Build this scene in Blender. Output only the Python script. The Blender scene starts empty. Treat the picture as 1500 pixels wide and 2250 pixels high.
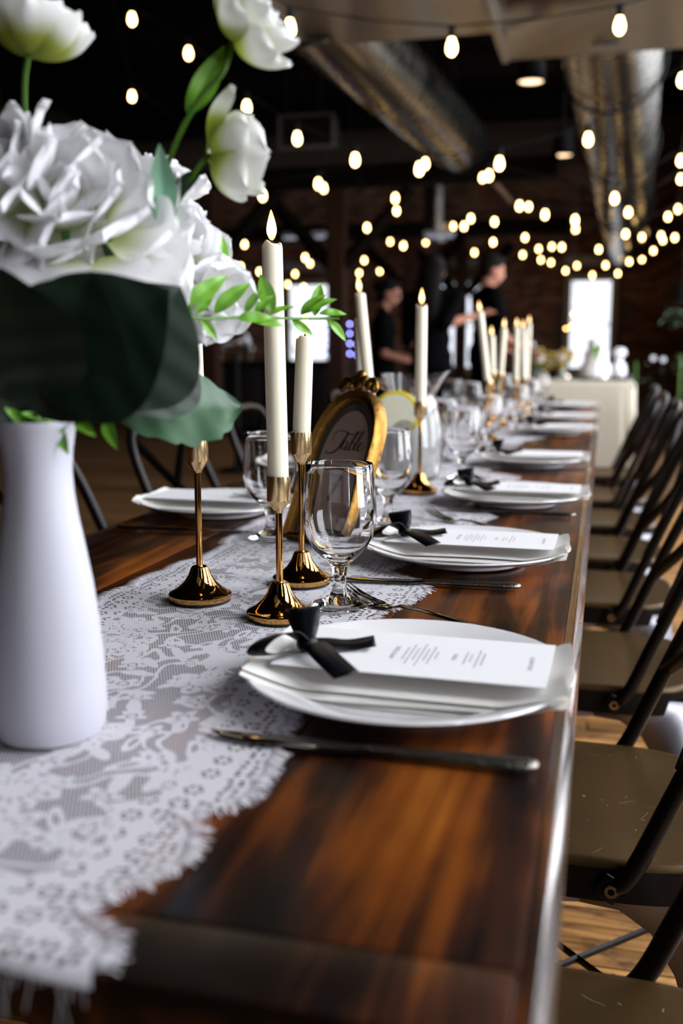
import bpy, bmesh, math, random
import numpy as np
from mathutils import Vector, Matrix, Euler
random.seed(7)
SC = bpy.context.scene
COL = SC.collection
PI = math.pi
V = Vector

# ------------------------------------------------------------ camera, world, light, exposure
FPX = 2187.5
PITCH = math.atan(358 / FPX)
YAW = math.atan(575 * math.cos(PITCH) / FPX)
CAM = V((0, 0, 1.06))
cd = bpy.data.cameras.new('camera'); cam = bpy.data.objects.new('camera', cd); COL.objects.link(cam)
cd.sensor_fit = 'HORIZONTAL'; cd.sensor_width = 24; cd.lens = FPX / 1500 * 24
cd.clip_start = 0.05; cd.clip_end = 100
cam.location = CAM; cam.rotation_euler = (PI / 2 - PITCH, 0, YAW)
cd.dof.use_dof = True; cd.dof.focus_distance = 1.16; cd.dof.aperture_fstop = 3.3
SC.camera = cam
SC.view_settings.view_transform = 'Standard'; SC.view_settings.look = 'None'
SC.view_settings.gamma = 1; SC.view_settings.use_curve_mapping = False
SC.view_settings.exposure = 0.14
SC.cycles.use_denoising = True
SC.cycles.max_bounces = 12; SC.cycles.transmission_bounces = 12; SC.cycles.transparent_max_bounces = 16
SC.cycles.caustics_reflective = False; SC.cycles.blur_glossy = 0.6
SC.cycles.sample_clamp_indirect = 6.0
w = bpy.data.worlds.new('sky'); SC.world = w; w.use_nodes = True
w.node_tree.nodes['Background'].inputs[0].default_value = (0.86, 0.90, 1.0, 1)
w.node_tree.nodes['Background'].inputs[1].default_value = 1.6
RIGHT_X = 2.25
DAY = 260.0
WINDOW_Y = (0.9, 3.1, 5.3, 7.5, 9.7, 11.9)
for wy in (-1.6,) + WINDOW_Y:                                   # daylight entering by right-hand windows; the rear narrow one is added front fill
    ld = bpy.data.lights.new('window_daylight', 'AREA'); ld.shape = 'RECTANGLE'; ld.size = 4.2; ld.size_y = 1.4 if wy > 0 else .55
    ld.energy = DAY * (1 if wy > 0 else .75); ld.color = (0.90, 0.94, 1.0)
    lo = bpy.data.objects.new('window_daylight', ld); COL.objects.link(lo)
    lo.location = (RIGHT_X + 0.32, wy, 2.60); lo.rotation_euler = (0, PI / 2, 0)

FW = V((-math.sin(YAW) * math.cos(PITCH), math.cos(YAW) * math.cos(PITCH), -math.sin(PITCH)))
RT = V((math.cos(YAW), math.sin(YAW), 0))
UP = RT.cross(FW)
def ray(x, y): return RT * (x - 750) + UP * (1125 - y) + FW * FPX
def at_z(x, y, z): d = ray(x, y); return CAM + d * ((z - CAM.z) / d.z)      # point of a level plane seen at that spot of the photograph
def at_y(x, y, Y): d = ray(x, y); return CAM + d * (Y / d.y)
def at_d(x, y, D): return CAM + ray(x, y) * (D / FPX)

# ------------------------------------------------------------ helpers
def lin(h):
    c = [int(h[i:i + 2], 16) / 255 for i in (0, 2, 4)]
    return tuple((v / 12.92 if v <= .04045 else ((v + .055) / 1.055) ** 2.4) for v in c) + (1,)

def mat(name, color=(.5, .5, .5, 1), rough=.5, metal=0., noise=0., nscale=8., spec=.5, coat=0., trans=0., ior=1.45, emit=None, estr=0., bump=0., bscale=60., sss=0., stretch=None, rnoise=0.):
    m = bpy.data.materials.new(name); m.use_nodes = True
    nt = m.node_tree; b = nt.nodes['Principled BSDF']
    if isinstance(color, str): color = lin(color)
    b.inputs['Base Color'].default_value = color
    b.inputs['Roughness'].default_value = rough; b.inputs['Metallic'].default_value = metal
    b.inputs['Specular IOR Level'].default_value = spec; b.inputs['IOR'].default_value = ior
    b.inputs['Coat Weight'].default_value = coat; b.inputs['Coat Roughness'].default_value = .12
    b.inputs['Transmission Weight'].default_value = trans
    if sss: b.inputs['Subsurface Weight'].default_value = sss; b.inputs['Subsurface Radius'].default_value = (.01, .007, .004); b.inputs['Subsurface Scale'].default_value = 1
    if emit: b.inputs['Emission Color'].default_value = emit; b.inputs['Emission Strength'].default_value = estr
    tc = nt.nodes.new('ShaderNodeTexCoord')
    src = tc.outputs['Object']
    if stretch:
        mp = nt.nodes.new('ShaderNodeMapping'); mp.inputs['Scale'].default_value = stretch; nt.links.new(src, mp.inputs[0]); src = mp.outputs[0]
    if noise or rnoise:
        n = nt.nodes.new('ShaderNodeTexNoise'); n.inputs['Scale'].default_value = nscale; n.inputs['Detail'].default_value = 5
        nt.links.new(src, n.inputs[0])
        if noise:
            mx = nt.nodes.new('ShaderNodeMix'); mx.data_type = 'RGBA'
            mx.inputs[6].default_value = tuple(c * (1 - noise) for c in color[:3]) + (1,)
            mx.inputs[7].default_value = tuple(min(1, c * (1 + noise)) for c in color[:3]) + (1,)
            nt.links.new(n.outputs[0], mx.inputs[0]); nt.links.new(mx.outputs[2], b.inputs['Base Color'])
        if rnoise:
            mr = nt.nodes.new('ShaderNodeMapRange'); mr.inputs[3].default_value = max(0, rough - rnoise); mr.inputs[4].default_value = rough + rnoise
            nt.links.new(n.outputs[0], mr.inputs[0]); nt.links.new(mr.outputs[0], b.inputs['Roughness'])
    if bump:
        n2 = nt.nodes.new('ShaderNodeTexNoise'); n2.inputs['Scale'].default_value = bscale; n2.inputs['Detail'].default_value = 4
        bp = nt.nodes.new('ShaderNodeBump'); bp.inputs['Strength'].default_value = bump; bp.inputs['Distance'].default_value = .002
        nt.links.new(src, n2.inputs[0]); nt.links.new(n2.outputs[0], bp.inputs['Height']); nt.links.new(bp.outputs[0], b.inputs['Normal'])
    return m

class MB:
    """collects verts and faces, then links ONE mesh object"""
    def __init__(s): s.v = []; s.f = []; s.sm = []
    def add(s, vs, fs, smooth=True):
        o = len(s.v); s.v += [tuple(p) for p in vs]; s.f += [tuple(i + o for i in f) for f in fs]; s.sm += [smooth] * len(fs); return s
    def box(s, c, d, rot=None):
        vs = [V((x * d[0] / 2, y * d[1] / 2, z * d[2] / 2)) for x in (-1, 1) for y in (-1, 1) for z in (-1, 1)]
        if rot: M = Euler(rot).to_matrix(); vs = [M @ p for p in vs]
        return s.add([p + V(c) for p in vs], [(0, 1, 3, 2), (4, 6, 7, 5), (0, 4, 5, 1), (2, 3, 7, 6), (0, 2, 6, 4), (1, 5, 7, 3)], False)
    def loft(s, rings, close=True, caps=True, smooth=True):
        n = len(rings[0]); vs = [p for r in rings for p in r]; fs = []
        for i in range(len(rings) - 1):
            for j in range(n if close else n - 1):
                k = (j + 1) % n; fs.append((i * n + j, i * n + k, (i + 1) * n + k, (i + 1) * n + j))
        if caps and close: fs += [tuple(range(n))[::-1], tuple((len(rings) - 1) * n + j for j in range(n))]
        return s.add(vs, fs, smooth)
    def tube(s, pts, r, n=8, flat=1.0, ref=None, caps=True):
        pts = [V(p) for p in pts]; rs = r if isinstance(r, (list, tuple)) else [r] * len(pts); rings = []
        side = None
        for i, p in enumerate(pts):
            t = (pts[min(i + 1, len(pts) - 1)] - pts[max(i - 1, 0)]).normalized()
            if side is None: side = (V(ref) if ref else (V((0, 0, 1)) if abs(t.z) < .9 else V((1, 0, 0))))
            a = side - t * side.dot(t); a.normalize(); side = a; b = t.cross(a)
            rings.append([p + a * (rs[i] * math.cos(2 * PI * k / n)) + b * (rs[i] * flat * math.sin(2 * PI * k / n)) for k in range(n)])
        return s.loft(rings, caps=caps)
    def lathe(s, prof, n=32, c=(0, 0, 0)):
        rings = [[V(c) + V((r * math.cos(2 * PI * k / n), r * math.sin(2 * PI * k / n), z)) for k in range(n)] for r, z in prof]
        return s.loft(rings, caps=False)
    def ball(s, c, r, n=12, m=8, rot=None):
        r = r if isinstance(r, (tuple, list)) else (r, r, r); M = Euler(rot).to_matrix() if rot else None
        rings = []
        for i in range(m + 1):
            a = PI * min(max(i / m, .004), .996); ring = []
            for k in range(n):
                p = V((r[0] * math.sin(a) * math.cos(2 * PI * k / n), r[1] * math.sin(a) * math.sin(2 * PI * k / n), -r[2] * math.cos(a)))
                ring.append(V(c) + (M @ p if M else p))
            rings.append(ring)
        return s.loft(rings)
    def grid(s, fn, nu, nv, smooth=True):
        vs = [fn(i / nu, j / nv) for j in range(nv + 1) for i in range(nu + 1)]
        fs = [(j * (nu + 1) + i, j * (nu + 1) + i + 1, (j + 1) * (nu + 1) + i + 1, (j + 1) * (nu + 1) + i) for j in range(nv) for i in range(nu)]
        return s.add(vs, fs, smooth)
    def prism(s, poly, fn0, fn1):
        n = len(poly); vs = [fn0(*p) for p in poly] + [fn1(*p) for p in poly]
        fs = [tuple(range(n))[::-1], tuple(range(n, 2 * n))] + [(i, (i + 1) % n, n + (i + 1) % n, n + i) for i in range(n)]
        return s.add(vs, fs, False)
    def mesh(s, name, m=None, bevel=0., seg=2, sharp=42):
        me = bpy.data.meshes.new(name); me.from_pydata(s.v, [], s.f)
        me.polygons.foreach_set('use_smooth', s.sm)
        bm = bmesh.new(); bm.from_mesh(me)
        bmesh.ops.recalc_face_normals(bm, faces=bm.faces)
        if bevel: bmesh.ops.bevel(bm, geom=list(bm.edges), offset=bevel, segments=seg, affect='EDGES', profile=.5)
        bm.to_mesh(me); bm.free(); me.set_sharp_from_angle(angle=math.radians(sharp))
        if m: me.materials.append(m)
        return me
    def build(s, name, m=None, parent=None, bevel=0., seg=2, loc=None, rot=None, solid=0.):
        return link(name, s.mesh(name, m, bevel, seg), parent, loc, rot, solid)

def link(name, me, parent=None, loc=None, rot=None, solid=0.):
    o = bpy.data.objects.new(name, me); COL.objects.link(o)
    if parent: o.parent = parent
    if loc is not None: o.location = loc
    if rot is not None: o.rotation_euler = rot
    if solid: md = o.modifiers.new('thick', 'SOLIDIFY'); md.thickness = solid; md.offset = 0
    return o
def tag(o, label=None, cat=None, group=None, kind=None):
    for k, v in (('label', label), ('category', cat), ('group', group), ('kind', kind)):
        if v: o[k] = v
    return o
def thing(name, label, cat, loc=(0, 0, 0), rz=0., group=None):
    o = bpy.data.objects.new(name, None); COL.objects.link(o); o.empty_display_size = .05
    o.location = loc; o.rotation_euler = (0, 0, rz)
    return tag(o, label, cat, group)
KIDS = {}
def dup(o, loc=None, rz=None, label=None, group=None, parent=None):
    c = o.copy(); COL.objects.link(c)
    if parent: c.parent = parent; c.matrix_parent_inverse = o.matrix_parent_inverse
    if loc is not None: c.location = loc
    if rz is not None: c.rotation_euler = (0, 0, rz)
    if label: c['label'] = label
    if group: c['group'] = group
    for ch in list(o.children): dup(ch, parent=c)
    return c
def struct(o): o['kind'] = 'structure'; return o

# ------------------------------------------------------------ materials
def wood_table():
    m = bpy.data.materials.new('dark_walnut_varnish'); m.use_nodes = True; nt = m.node_tree; N = nt.nodes; L = nt.links; b = N['Principled BSDF']
    tc = N.new('ShaderNodeTexCoord'); geo = N.new('ShaderNodeNewGeometry')
    oi = N.new('ShaderNodeObjectInfo')
    mp = N.new('ShaderNodeMapping'); mp.inputs['Scale'].default_value = (26, 1.5, 26); L.new(geo.outputs['Position'], mp.inputs[0])
    off = N.new('ShaderNodeVectorMath'); off.operation = 'ADD'; L.new(mp.outputs[0], off.inputs[0])
    cb = N.new('ShaderNodeCombineXYZ'); mu = N.new('ShaderNodeMath'); mu.operation = 'MULTIPLY'; mu.inputs[1].default_value = 40
    L.new(oi.outputs['Random'], mu.inputs[0]); L.new(mu.outputs[0], cb.inputs[0]); L.new(mu.outputs[0], cb.inputs[1]); L.new(cb.outputs[0], off.inputs[1])
    n1 = N.new('ShaderNodeTexNoise'); n1.inputs['Scale'].default_value = 1; n1.inputs['Detail'].default_value = 6; n1.inputs['Roughness'].default_value = .6; n1.inputs['Distortion'].default_value = .6
    L.new(off.outputs[0], n1.inputs[0])
    mp2 = N.new('ShaderNodeMapping'); mp2.inputs['Scale'].default_value = (9, 4, 9); L.new(geo.outputs['Position'], mp2.inputs[0])
    n2 = N.new('ShaderNodeTexNoise'); n2.inputs['Scale'].default_value = 1; n2.inputs['Detail'].default_value = 3; L.new(mp2.outputs[0], n2.inputs[0])
    ad = N.new('ShaderNodeMath'); ad.operation = 'MULTIPLY_ADD'; ad.inputs[1].default_value = .55; L.new(n1.outputs[0], ad.inputs[0])
    m5 = N.new('ShaderNodeMath'); m5.operation = 'MULTIPLY'; m5.inputs[1].default_value = .5; L.new(n2.outputs[0], m5.inputs[0]); L.new(m5.outputs[0], ad.inputs[2])
    cr = N.new('ShaderNodeValToRGB'); e = cr.color_ramp.elements
    e[0].position = .42; e[0].color = (.006, .0025, .0015, 1); e[1].position = .78; e[1].color = (.46, .150, .016, 1)
    x = cr.color_ramp.elements.new(.50); x.color = (.038, .011, .004, 1); x = cr.color_ramp.elements.new(.60); x.color = (.19, .048, .006, 1)
    L.new(ad.outputs[0], cr.inputs[0]); L.new(cr.outputs[0], b.inputs['Base Color'])
    b.inputs['Roughness'].default_value = .33; b.inputs['Specular IOR Level'].default_value = .30; b.inputs['Coat Weight'].default_value = .06; b.inputs['Coat Roughness'].default_value = .18
    bp = N.new('ShaderNodeBump'); bp.inputs['Strength'].default_value = .12; bp.inputs['Distance'].default_value = .001; L.new(n1.outputs[0], bp.inputs['Height']); L.new(bp.outputs[0], b.inputs['Normal'])
    return m

def lace_material():
    m = bpy.data.materials.new('white_lace'); m.use_nodes = True; nt = m.node_tree; N = nt.nodes; L = nt.links
    b = N['Principled BSDF']; b.inputs['Base Color'].default_value = (.80, .77, .82, 1); b.inputs['Roughness'].default_value = .8
    out = N['Material Output']
    uv = N.new('ShaderNodeUVMap'); uv.uv_map = 'metres'; eu = N.new('ShaderNodeUVMap'); eu.uv_map = 'edge'
    wob = N.new('ShaderNodeTexNoise'); wob.inputs['Scale'].default_value = 16; wob.inputs['Detail'].default_value = 2; L.new(uv.outputs[0], wob.inputs[0])
    ws = N.new('ShaderNodeVectorMath'); ws.operation = 'MULTIPLY_ADD'; ws.inputs[1].default_value = (.018, .018, 0); L.new(wob.outputs['Color'], ws.inputs[0]); L.new(uv.outputs[0], ws.inputs[2])
    P = ws.outputs[0]
    def M(op, a, c=None, d=None):
        n = N.new('ShaderNodeMath'); n.operation = op
        for i, q in enumerate((a, c, d)):
            if q is None: continue
            if isinstance(q, (int, float)): n.inputs[i].default_value = q
            else: L.new(q, n.inputs[i])
        return n.outputs[0]
    def sep(v): s = N.new('ShaderNodeSeparateXYZ'); L.new(v, s.inputs[0]); return s.outputs[0], s.outputs[1]
    def vor(v, scale, rnd, feat='F1'):
        n = N.new('ShaderNodeTexVoronoi'); n.voronoi_dimensions = '2D'; n.feature = feat; n.inputs['Scale'].default_value = scale; n.inputs['Randomness'].default_value = rnd; L.new(v, n.inputs['Vector']); return n
    def delta(v, n):
        s = N.new('ShaderNodeVectorMath'); s.operation = 'SUBTRACT'; L.new(v, s.inputs[0]); L.new(n.outputs['Position'], s.inputs[1]); return sep(s.outputs[0])
    u, v = sep(uv.outputs[0])
    # ground net: slanted fine square mesh
    p = .0026
    a1 = M('PINGPONG', M('DIVIDE', M('ADD', M('MULTIPLY', u, .9), M('MULTIPLY', v, .44)), p), .5)
    a2 = M('PINGPONG', M('DIVIDE', M('SUBTRACT', M('MULTIPLY', v, .9), M('MULTIPLY', u, .44)), p), .5)
    net = M('MAXIMUM', M('LESS_THAN', a1, .135), M('LESS_THAN', a2, .135))
    # flowers
    vf = vor(P, 10.5, .75); dx, dy = delta(P, vf)
    r = M('SQRT', M('ADD', M('MULTIPLY', dx, dx), M('MULTIPLY', dy, dy))); th = M('ARCTAN2', dy, dx)
    R = M('MULTIPLY_ADD', M('COSINE', M('MULTIPLY', th, 7)), .0055, .030)
    fl = M('LESS_THAN', r, R)
    ring1 = M('MULTIPLY', M('COMPARE', r, .0135, .0016), M('GREATER_THAN', M('COSINE', M('MULTIPLY', th, 13)), -.2))
    ring2 = M('MULTIPLY', M('COMPARE', r, .0235, .0016), M('GREATER_THAN', M('COSINE', M('MULTIPLY', th, 7)), .55))
    slit = M('MULTIPLY', M('MULTIPLY', M('GREATER_THAN', r, .0155), M('LESS_THAN', r, .0275)), M('GREATER_THAN', M('COSINE', M('MULTIPLY', th, 14)), .9))
    fl = M('SUBTRACT', fl, M('MAXIMUM', M('MAXIMUM', ring1, ring2), slit))
    # leaves
    vl = vor(P, 24, .9); lx, ly = delta(P, vl); ra = N.new('ShaderNodeSeparateColor'); L.new(vl.outputs['Color'], ra.inputs[0])
    ang = M('MULTIPLY', ra.outputs[0], 6.28); ca = M('COSINE', ang); sa = M('SINE', ang)
    ex = M('ADD', M('MULTIPLY', lx, ca), M('MULTIPLY', ly, sa)); ey = M('SUBTRACT', M('MULTIPLY', ly, ca), M('MULTIPLY', lx, sa))
    el = M('ADD', M('POWER', M('DIVIDE', M('ABSOLUTE', ex), .0175), 2), M('POWER', M('DIVIDE', M('ABSOLUTE', ey), .0062), 2))
    leaf = M('MULTIPLY', M('LESS_THAN', el, 1), M('GREATER_THAN', M('MAXIMUM', el, M('MULTIPLY', ra.outputs[1], .5)), .22))
    # vines
    nz = N.new('ShaderNodeTexNoise'); nz.inputs['Scale'].default_value = 13; nz.inputs['Detail'].default_value = 1; L.new(P, nz.inputs[0])
    vine = M('COMPARE', nz.outputs[0], .5, .017)
    vine2 = M('COMPARE', nz.outputs[0], .60, .012)
    vs_ = vor(P, 21, .85); sx_, sy_ = delta(P, vs_); rs_ = M('SQRT', M('ADD', M('MULTIPLY', sx_, sx_), M('MULTIPLY', sy_, sy_))); ts_ = M('ARCTAN2', sy_, sx_)
    sm_ = M('MULTIPLY', M('LESS_THAN', rs_, M('MULTIPLY_ADD', M('COSINE', M('MULTIPLY', ts_, 5)), .0035, .0115)), M('GREATER_THAN', M('ABSOLUTE', M('SUBTRACT', rs_, .0048)), .0011))
    mot = M('MAXIMUM', M('MAXIMUM', M('MAXIMUM', fl, sm_), leaf), M('MAXIMUM', vine, vine2))
    # dense border with eyelets
    ed, _ = sep(eu.outputs[0])
    vb = vor(uv.outputs[0], 125, .35); vb2 = vor(uv.outputs[0], 42, .25)
    hole = M('LESS_THAN', vb.outputs['Distance'], .30)
    bx, by = delta(uv.outputs[0], vb2); br = M('SQRT', M('ADD', M('MULTIPLY', bx, bx), M('MULTIPLY', by, by))); bth = M('ARCTAN2', by, bx)
    eyelet = M('MULTIPLY', M('COMPARE', br, .0055, .0017), M('GREATER_THAN', M('COSINE', M('MULTIPLY', bth, 6)), -.35))
    inb = M('MULTIPLY', M('LESS_THAN', ed, .052), M('GREATER_THAN', ed, .005))
    hole = M('MULTIPLY', hole, M('COMPARE', ed, .012, .007)); eyelet = M('MULTIPLY', eyelet, M('COMPARE', ed, .033, .014))
    border = M('SUBTRACT', M('LESS_THAN', ed, .052), M('MAXIMUM', hole, eyelet))
    border = M('MULTIPLY', border, 1.0)
    dens = M('MAXIMUM', net, M('MULTIPLY', mot, M('GREATER_THAN', ed, .052)))
    dens = M('MAXIMUM', M('MULTIPLY', dens, M('GREATER_THAN', ed, .052)), border)
    fac = M('MINIMUM', M('MULTIPLY', M('MAXIMUM', dens, .10), .96), 1)
    tr = N.new('ShaderNodeBsdfTransparent'); mix = N.new('ShaderNodeMixShader')
    tl = N.new('ShaderNodeBsdfTranslucent'); tl.inputs[0].default_value = (.8, .77, .82, 1); m2 = N.new('ShaderNodeMixShader'); m2.inputs[0].default_value = .15
    L.new(b.outputs[0], m2.inputs[1]); L.new(tl.outputs[0], m2.inputs[2])
    L.new(fac, mix.inputs[0]); L.new(tr.outputs[0], mix.inputs[1]); L.new(m2.outputs[0], mix.inputs[2]); L.new(mix.outputs[0], out.inputs[0])
    bp = N.new('ShaderNodeBump'); bp.inputs['Strength'].default_value = .5; bp.inputs['Distance'].default_value = .0008; L.new(mot, bp.inputs['Height']); L.new(bp.outputs[0], b.inputs['Normal'])
    return m

def ramp_z(name, stops, rough=.6, axis=2, sss=0., bump=0., lo=0., hi=1., trl=0.):
    """colour that runs along the piece's own axis (a petal's green base, a leaf)"""
    m = bpy.data.materials.new(name); m.use_nodes = True; nt = m.node_tree; b = nt.nodes['Principled BSDF']
    tc = nt.nodes.new('ShaderNodeTexCoord'); s = nt.nodes.new('ShaderNodeSeparateXYZ'); nt.links.new(tc.outputs['Object'], s.inputs[0])
    mr = nt.nodes.new('ShaderNodeMapRange'); mr.inputs[1].default_value = lo; mr.inputs[2].default_value = hi; nt.links.new(s.outputs[axis], mr.inputs[0])
    cr = nt.nodes.new('ShaderNodeValToRGB'); e = cr.color_ramp.elements
    e[0].position = stops[0][0]; e[0].color = stops[0][1]; e[1].position = stops[-1][0]; e[1].color = stops[-1][1]
    for p, c in stops[1:-1]: x = e.new(p); x.color = c
    nt.links.new(mr.outputs[0], cr.inputs[0]); nt.links.new(cr.outputs[0], b.inputs['Base Color'])
    b.inputs['Roughness'].default_value = rough
    n = nt.nodes.new('ShaderNodeTexNoise'); n.inputs['Scale'].default_value = 120; nt.links.new(tc.outputs['Object'], n.inputs[0])
    bp = nt.nodes.new('ShaderNodeBump'); bp.inputs['Strength'].default_value = .15; bp.inputs['Distance'].default_value = .001
    nt.links.new(n.outputs[0], bp.inputs['Height']); nt.links.new(bp.outputs[0], b.inputs['Normal'])
    if trl:
        t = nt.nodes.new('ShaderNodeBsdfTranslucent'); mx = nt.nodes.new('ShaderNodeMixShader'); mx.inputs[0].default_value = trl
        nt.links.new(cr.outputs[0], t.inputs[0]); nt.links.new(b.outputs[0], mx.inputs[1]); nt.links.new(t.outputs[0], mx.inputs[2])
        nt.links.new(mx.outputs[0], nt.nodes['Material Output'].inputs[0])
    return m

def leaf_mat(name, dark, light, rough=.45):
    m = bpy.data.materials.new(name); m.use_nodes = True; nt = m.node_tree; N = nt.nodes; L = nt.links; b = N['Principled BSDF']
    tc = N.new('ShaderNodeTexCoord'); mp = N.new('ShaderNodeMapping'); L.new(tc.outputs['Object'], mp.inputs[0])
    w_ = N.new('ShaderNodeTexWave'); w_.bands_direction = 'Y'; w_.inputs['Scale'].default_value = 14; w_.inputs['Distortion'].default_value = 2.5; w_.inputs['Detail'].default_value = 2
    L.new(mp.outputs[0], w_.inputs[0])
    n = N.new('ShaderNodeTexNoise'); n.inputs['Scale'].default_value = 25; n.inputs['Detail'].default_value = 4; L.new(tc.outputs['Object'], n.inputs[0])
    mx = N.new('ShaderNodeMix'); mx.data_type = 'RGBA'; mx.inputs[6].default_value = lin(dark); mx.inputs[7].default_value = lin(light); L.new(n.outputs[0], mx.inputs[0])
    L.new(mx.outputs[2], b.inputs['Base Color']); b.inputs['Roughness'].default_value = rough
    bp = N.new('ShaderNodeBump'); bp.inputs['Strength'].default_value = .4; bp.inputs['Distance'].default_value = .002; L.new(w_.outputs['Fac'], bp.inputs['Height']); L.new(bp.outputs[0], b.inputs['Normal'])
    return m

def tex_planks(name, c1, c2, sx, sy, rough):
    m = bpy.data.materials.new(name); m.use_nodes = True; nt = m.node_tree; N = nt.nodes; L = nt.links; b = N['Principled BSDF']
    geo = N.new('ShaderNodeNewGeometry'); br = N.new('ShaderNodeTexBrick'); L.new(geo.outputs['Position'], br.inputs[0])
    br.inputs['Scale'].default_value = 1; br.inputs['Brick Width'].default_value = sx; br.inputs['Row Height'].default_value = sy; br.inputs['Mortar Size'].default_value = .003
    br.inputs['Color1'].default_value = lin(c1); br.inputs['Color2'].default_value = lin(c2); br.inputs['Mortar'].default_value = (.01, .006, .004, 1)
    L.new(br.outputs[0], b.inputs['Base Color']); b.inputs['Roughness'].default_value = rough
    return m

def plank_wood():
    m = bpy.data.materials.new('worn_floor_board'); m.use_nodes = True; nt = m.node_tree; N = nt.nodes; L = nt.links; b = N['Principled BSDF']
    geo = N.new('ShaderNodeNewGeometry'); oi = N.new('ShaderNodeObjectInfo')
    mp = N.new('ShaderNodeMapping'); mp.inputs['Scale'].default_value = (3, 34, 10); L.new(geo.outputs['Position'], mp.inputs[0])
    n = N.new('ShaderNodeTexNoise'); n.inputs['Scale'].default_value = 1.4; n.inputs['Detail'].default_value = 6; n.inputs['Distortion'].default_value = .8; L.new(mp.outputs[0], n.inputs[0])
    cr = N.new('ShaderNodeValToRGB'); e = cr.color_ramp.elements; e[0].position = .30; e[0].color = lin('4a2a12'); e[1].position = .74; e[1].color = lin('d9a866')
    x = e.new(.5); x.color = lin('b37d41'); L.new(n.outputs[0], cr.inputs[0])
    mp2 = N.new('ShaderNodeMapping'); mp2.inputs['Scale'].default_value = (9, 16, 9); L.new(geo.outputs['Position'], mp2.inputs[0])
    n2 = N.new('ShaderNodeTexNoise'); n2.inputs['Scale'].default_value = 1; n2.inputs['Detail'].default_value = 5; n2.inputs['Roughness'].default_value = .7; L.new(mp2.outputs[0], n2.inputs[0])
    cr2 = N.new('ShaderNodeValToRGB'); cr2.color_ramp.elements[0].position = .34; cr2.color_ramp.elements[0].color = (.10, .08, .07, 1); cr2.color_ramp.elements[1].position = .47; cr2.color_ramp.elements[1].color = (1, 1, 1, 1); L.new(n2.outputs[0], cr2.inputs[0])
    mx = N.new('ShaderNodeMix'); mx.data_type = 'RGBA'; mx.blend_type = 'MULTIPLY'; mx.inputs[0].default_value = .8; L.new(cr.outputs[0], mx.inputs[6]); L.new(cr2.outputs[0], mx.inputs[7])
    hv = N.new('ShaderNodeHueSaturation'); mr = N.new('ShaderNodeMapRange'); mr.inputs[3].default_value = .7; mr.inputs[4].default_value = 1.15
    L.new(oi.outputs['Random'], mr.inputs[0]); L.new(mr.outputs[0], hv.inputs['Value']); L.new(mx.outputs[2], hv.inputs['Color'])
    L.new(hv.outputs[0], b.inputs['Base Color']); b.inputs['Roughness'].default_value = .5
    return m

def clear_glass(name, col=(1, 1, 1, 1)):
    m = bpy.data.materials.new(name); m.use_nodes = True; nt = m.node_tree; N = nt.nodes
    g = N.new('ShaderNodeBsdfGlass'); g.inputs['IOR'].default_value = 1.45; g.inputs['Roughness'].default_value = 0; g.inputs[0].default_value = col
    nt.links.new(g.outputs[0], N['Material Output'].inputs[0]); return m
def pane_glass():
    m = bpy.data.materials.new('window_pane'); m.use_nodes = True; nt = m.node_tree; N = nt.nodes
    t = N.new('ShaderNodeBsdfTransparent'); g = N.new('ShaderNodeBsdfGlossy'); g.inputs['Roughness'].default_value = .02
    mx = N.new('ShaderNodeMixShader'); mx.inputs[0].default_value = .05; nt.links.new(t.outputs[0], mx.inputs[1]); nt.links.new(g.outputs[0], mx.inputs[2])
    nt.links.new(mx.outputs[0], N['Material Output'].inputs[0]); return m
def emitter(name, col, s):
    m = bpy.data.materials.new(name); m.use_nodes = True; nt = m.node_tree; N = nt.nodes
    e = N.new('ShaderNodeEmission'); e.inputs[0].default_value = col; e.inputs[1].default_value = s
    nt.links.new(e.outputs[0], N['Material Output'].inputs[0]); return m
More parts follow.
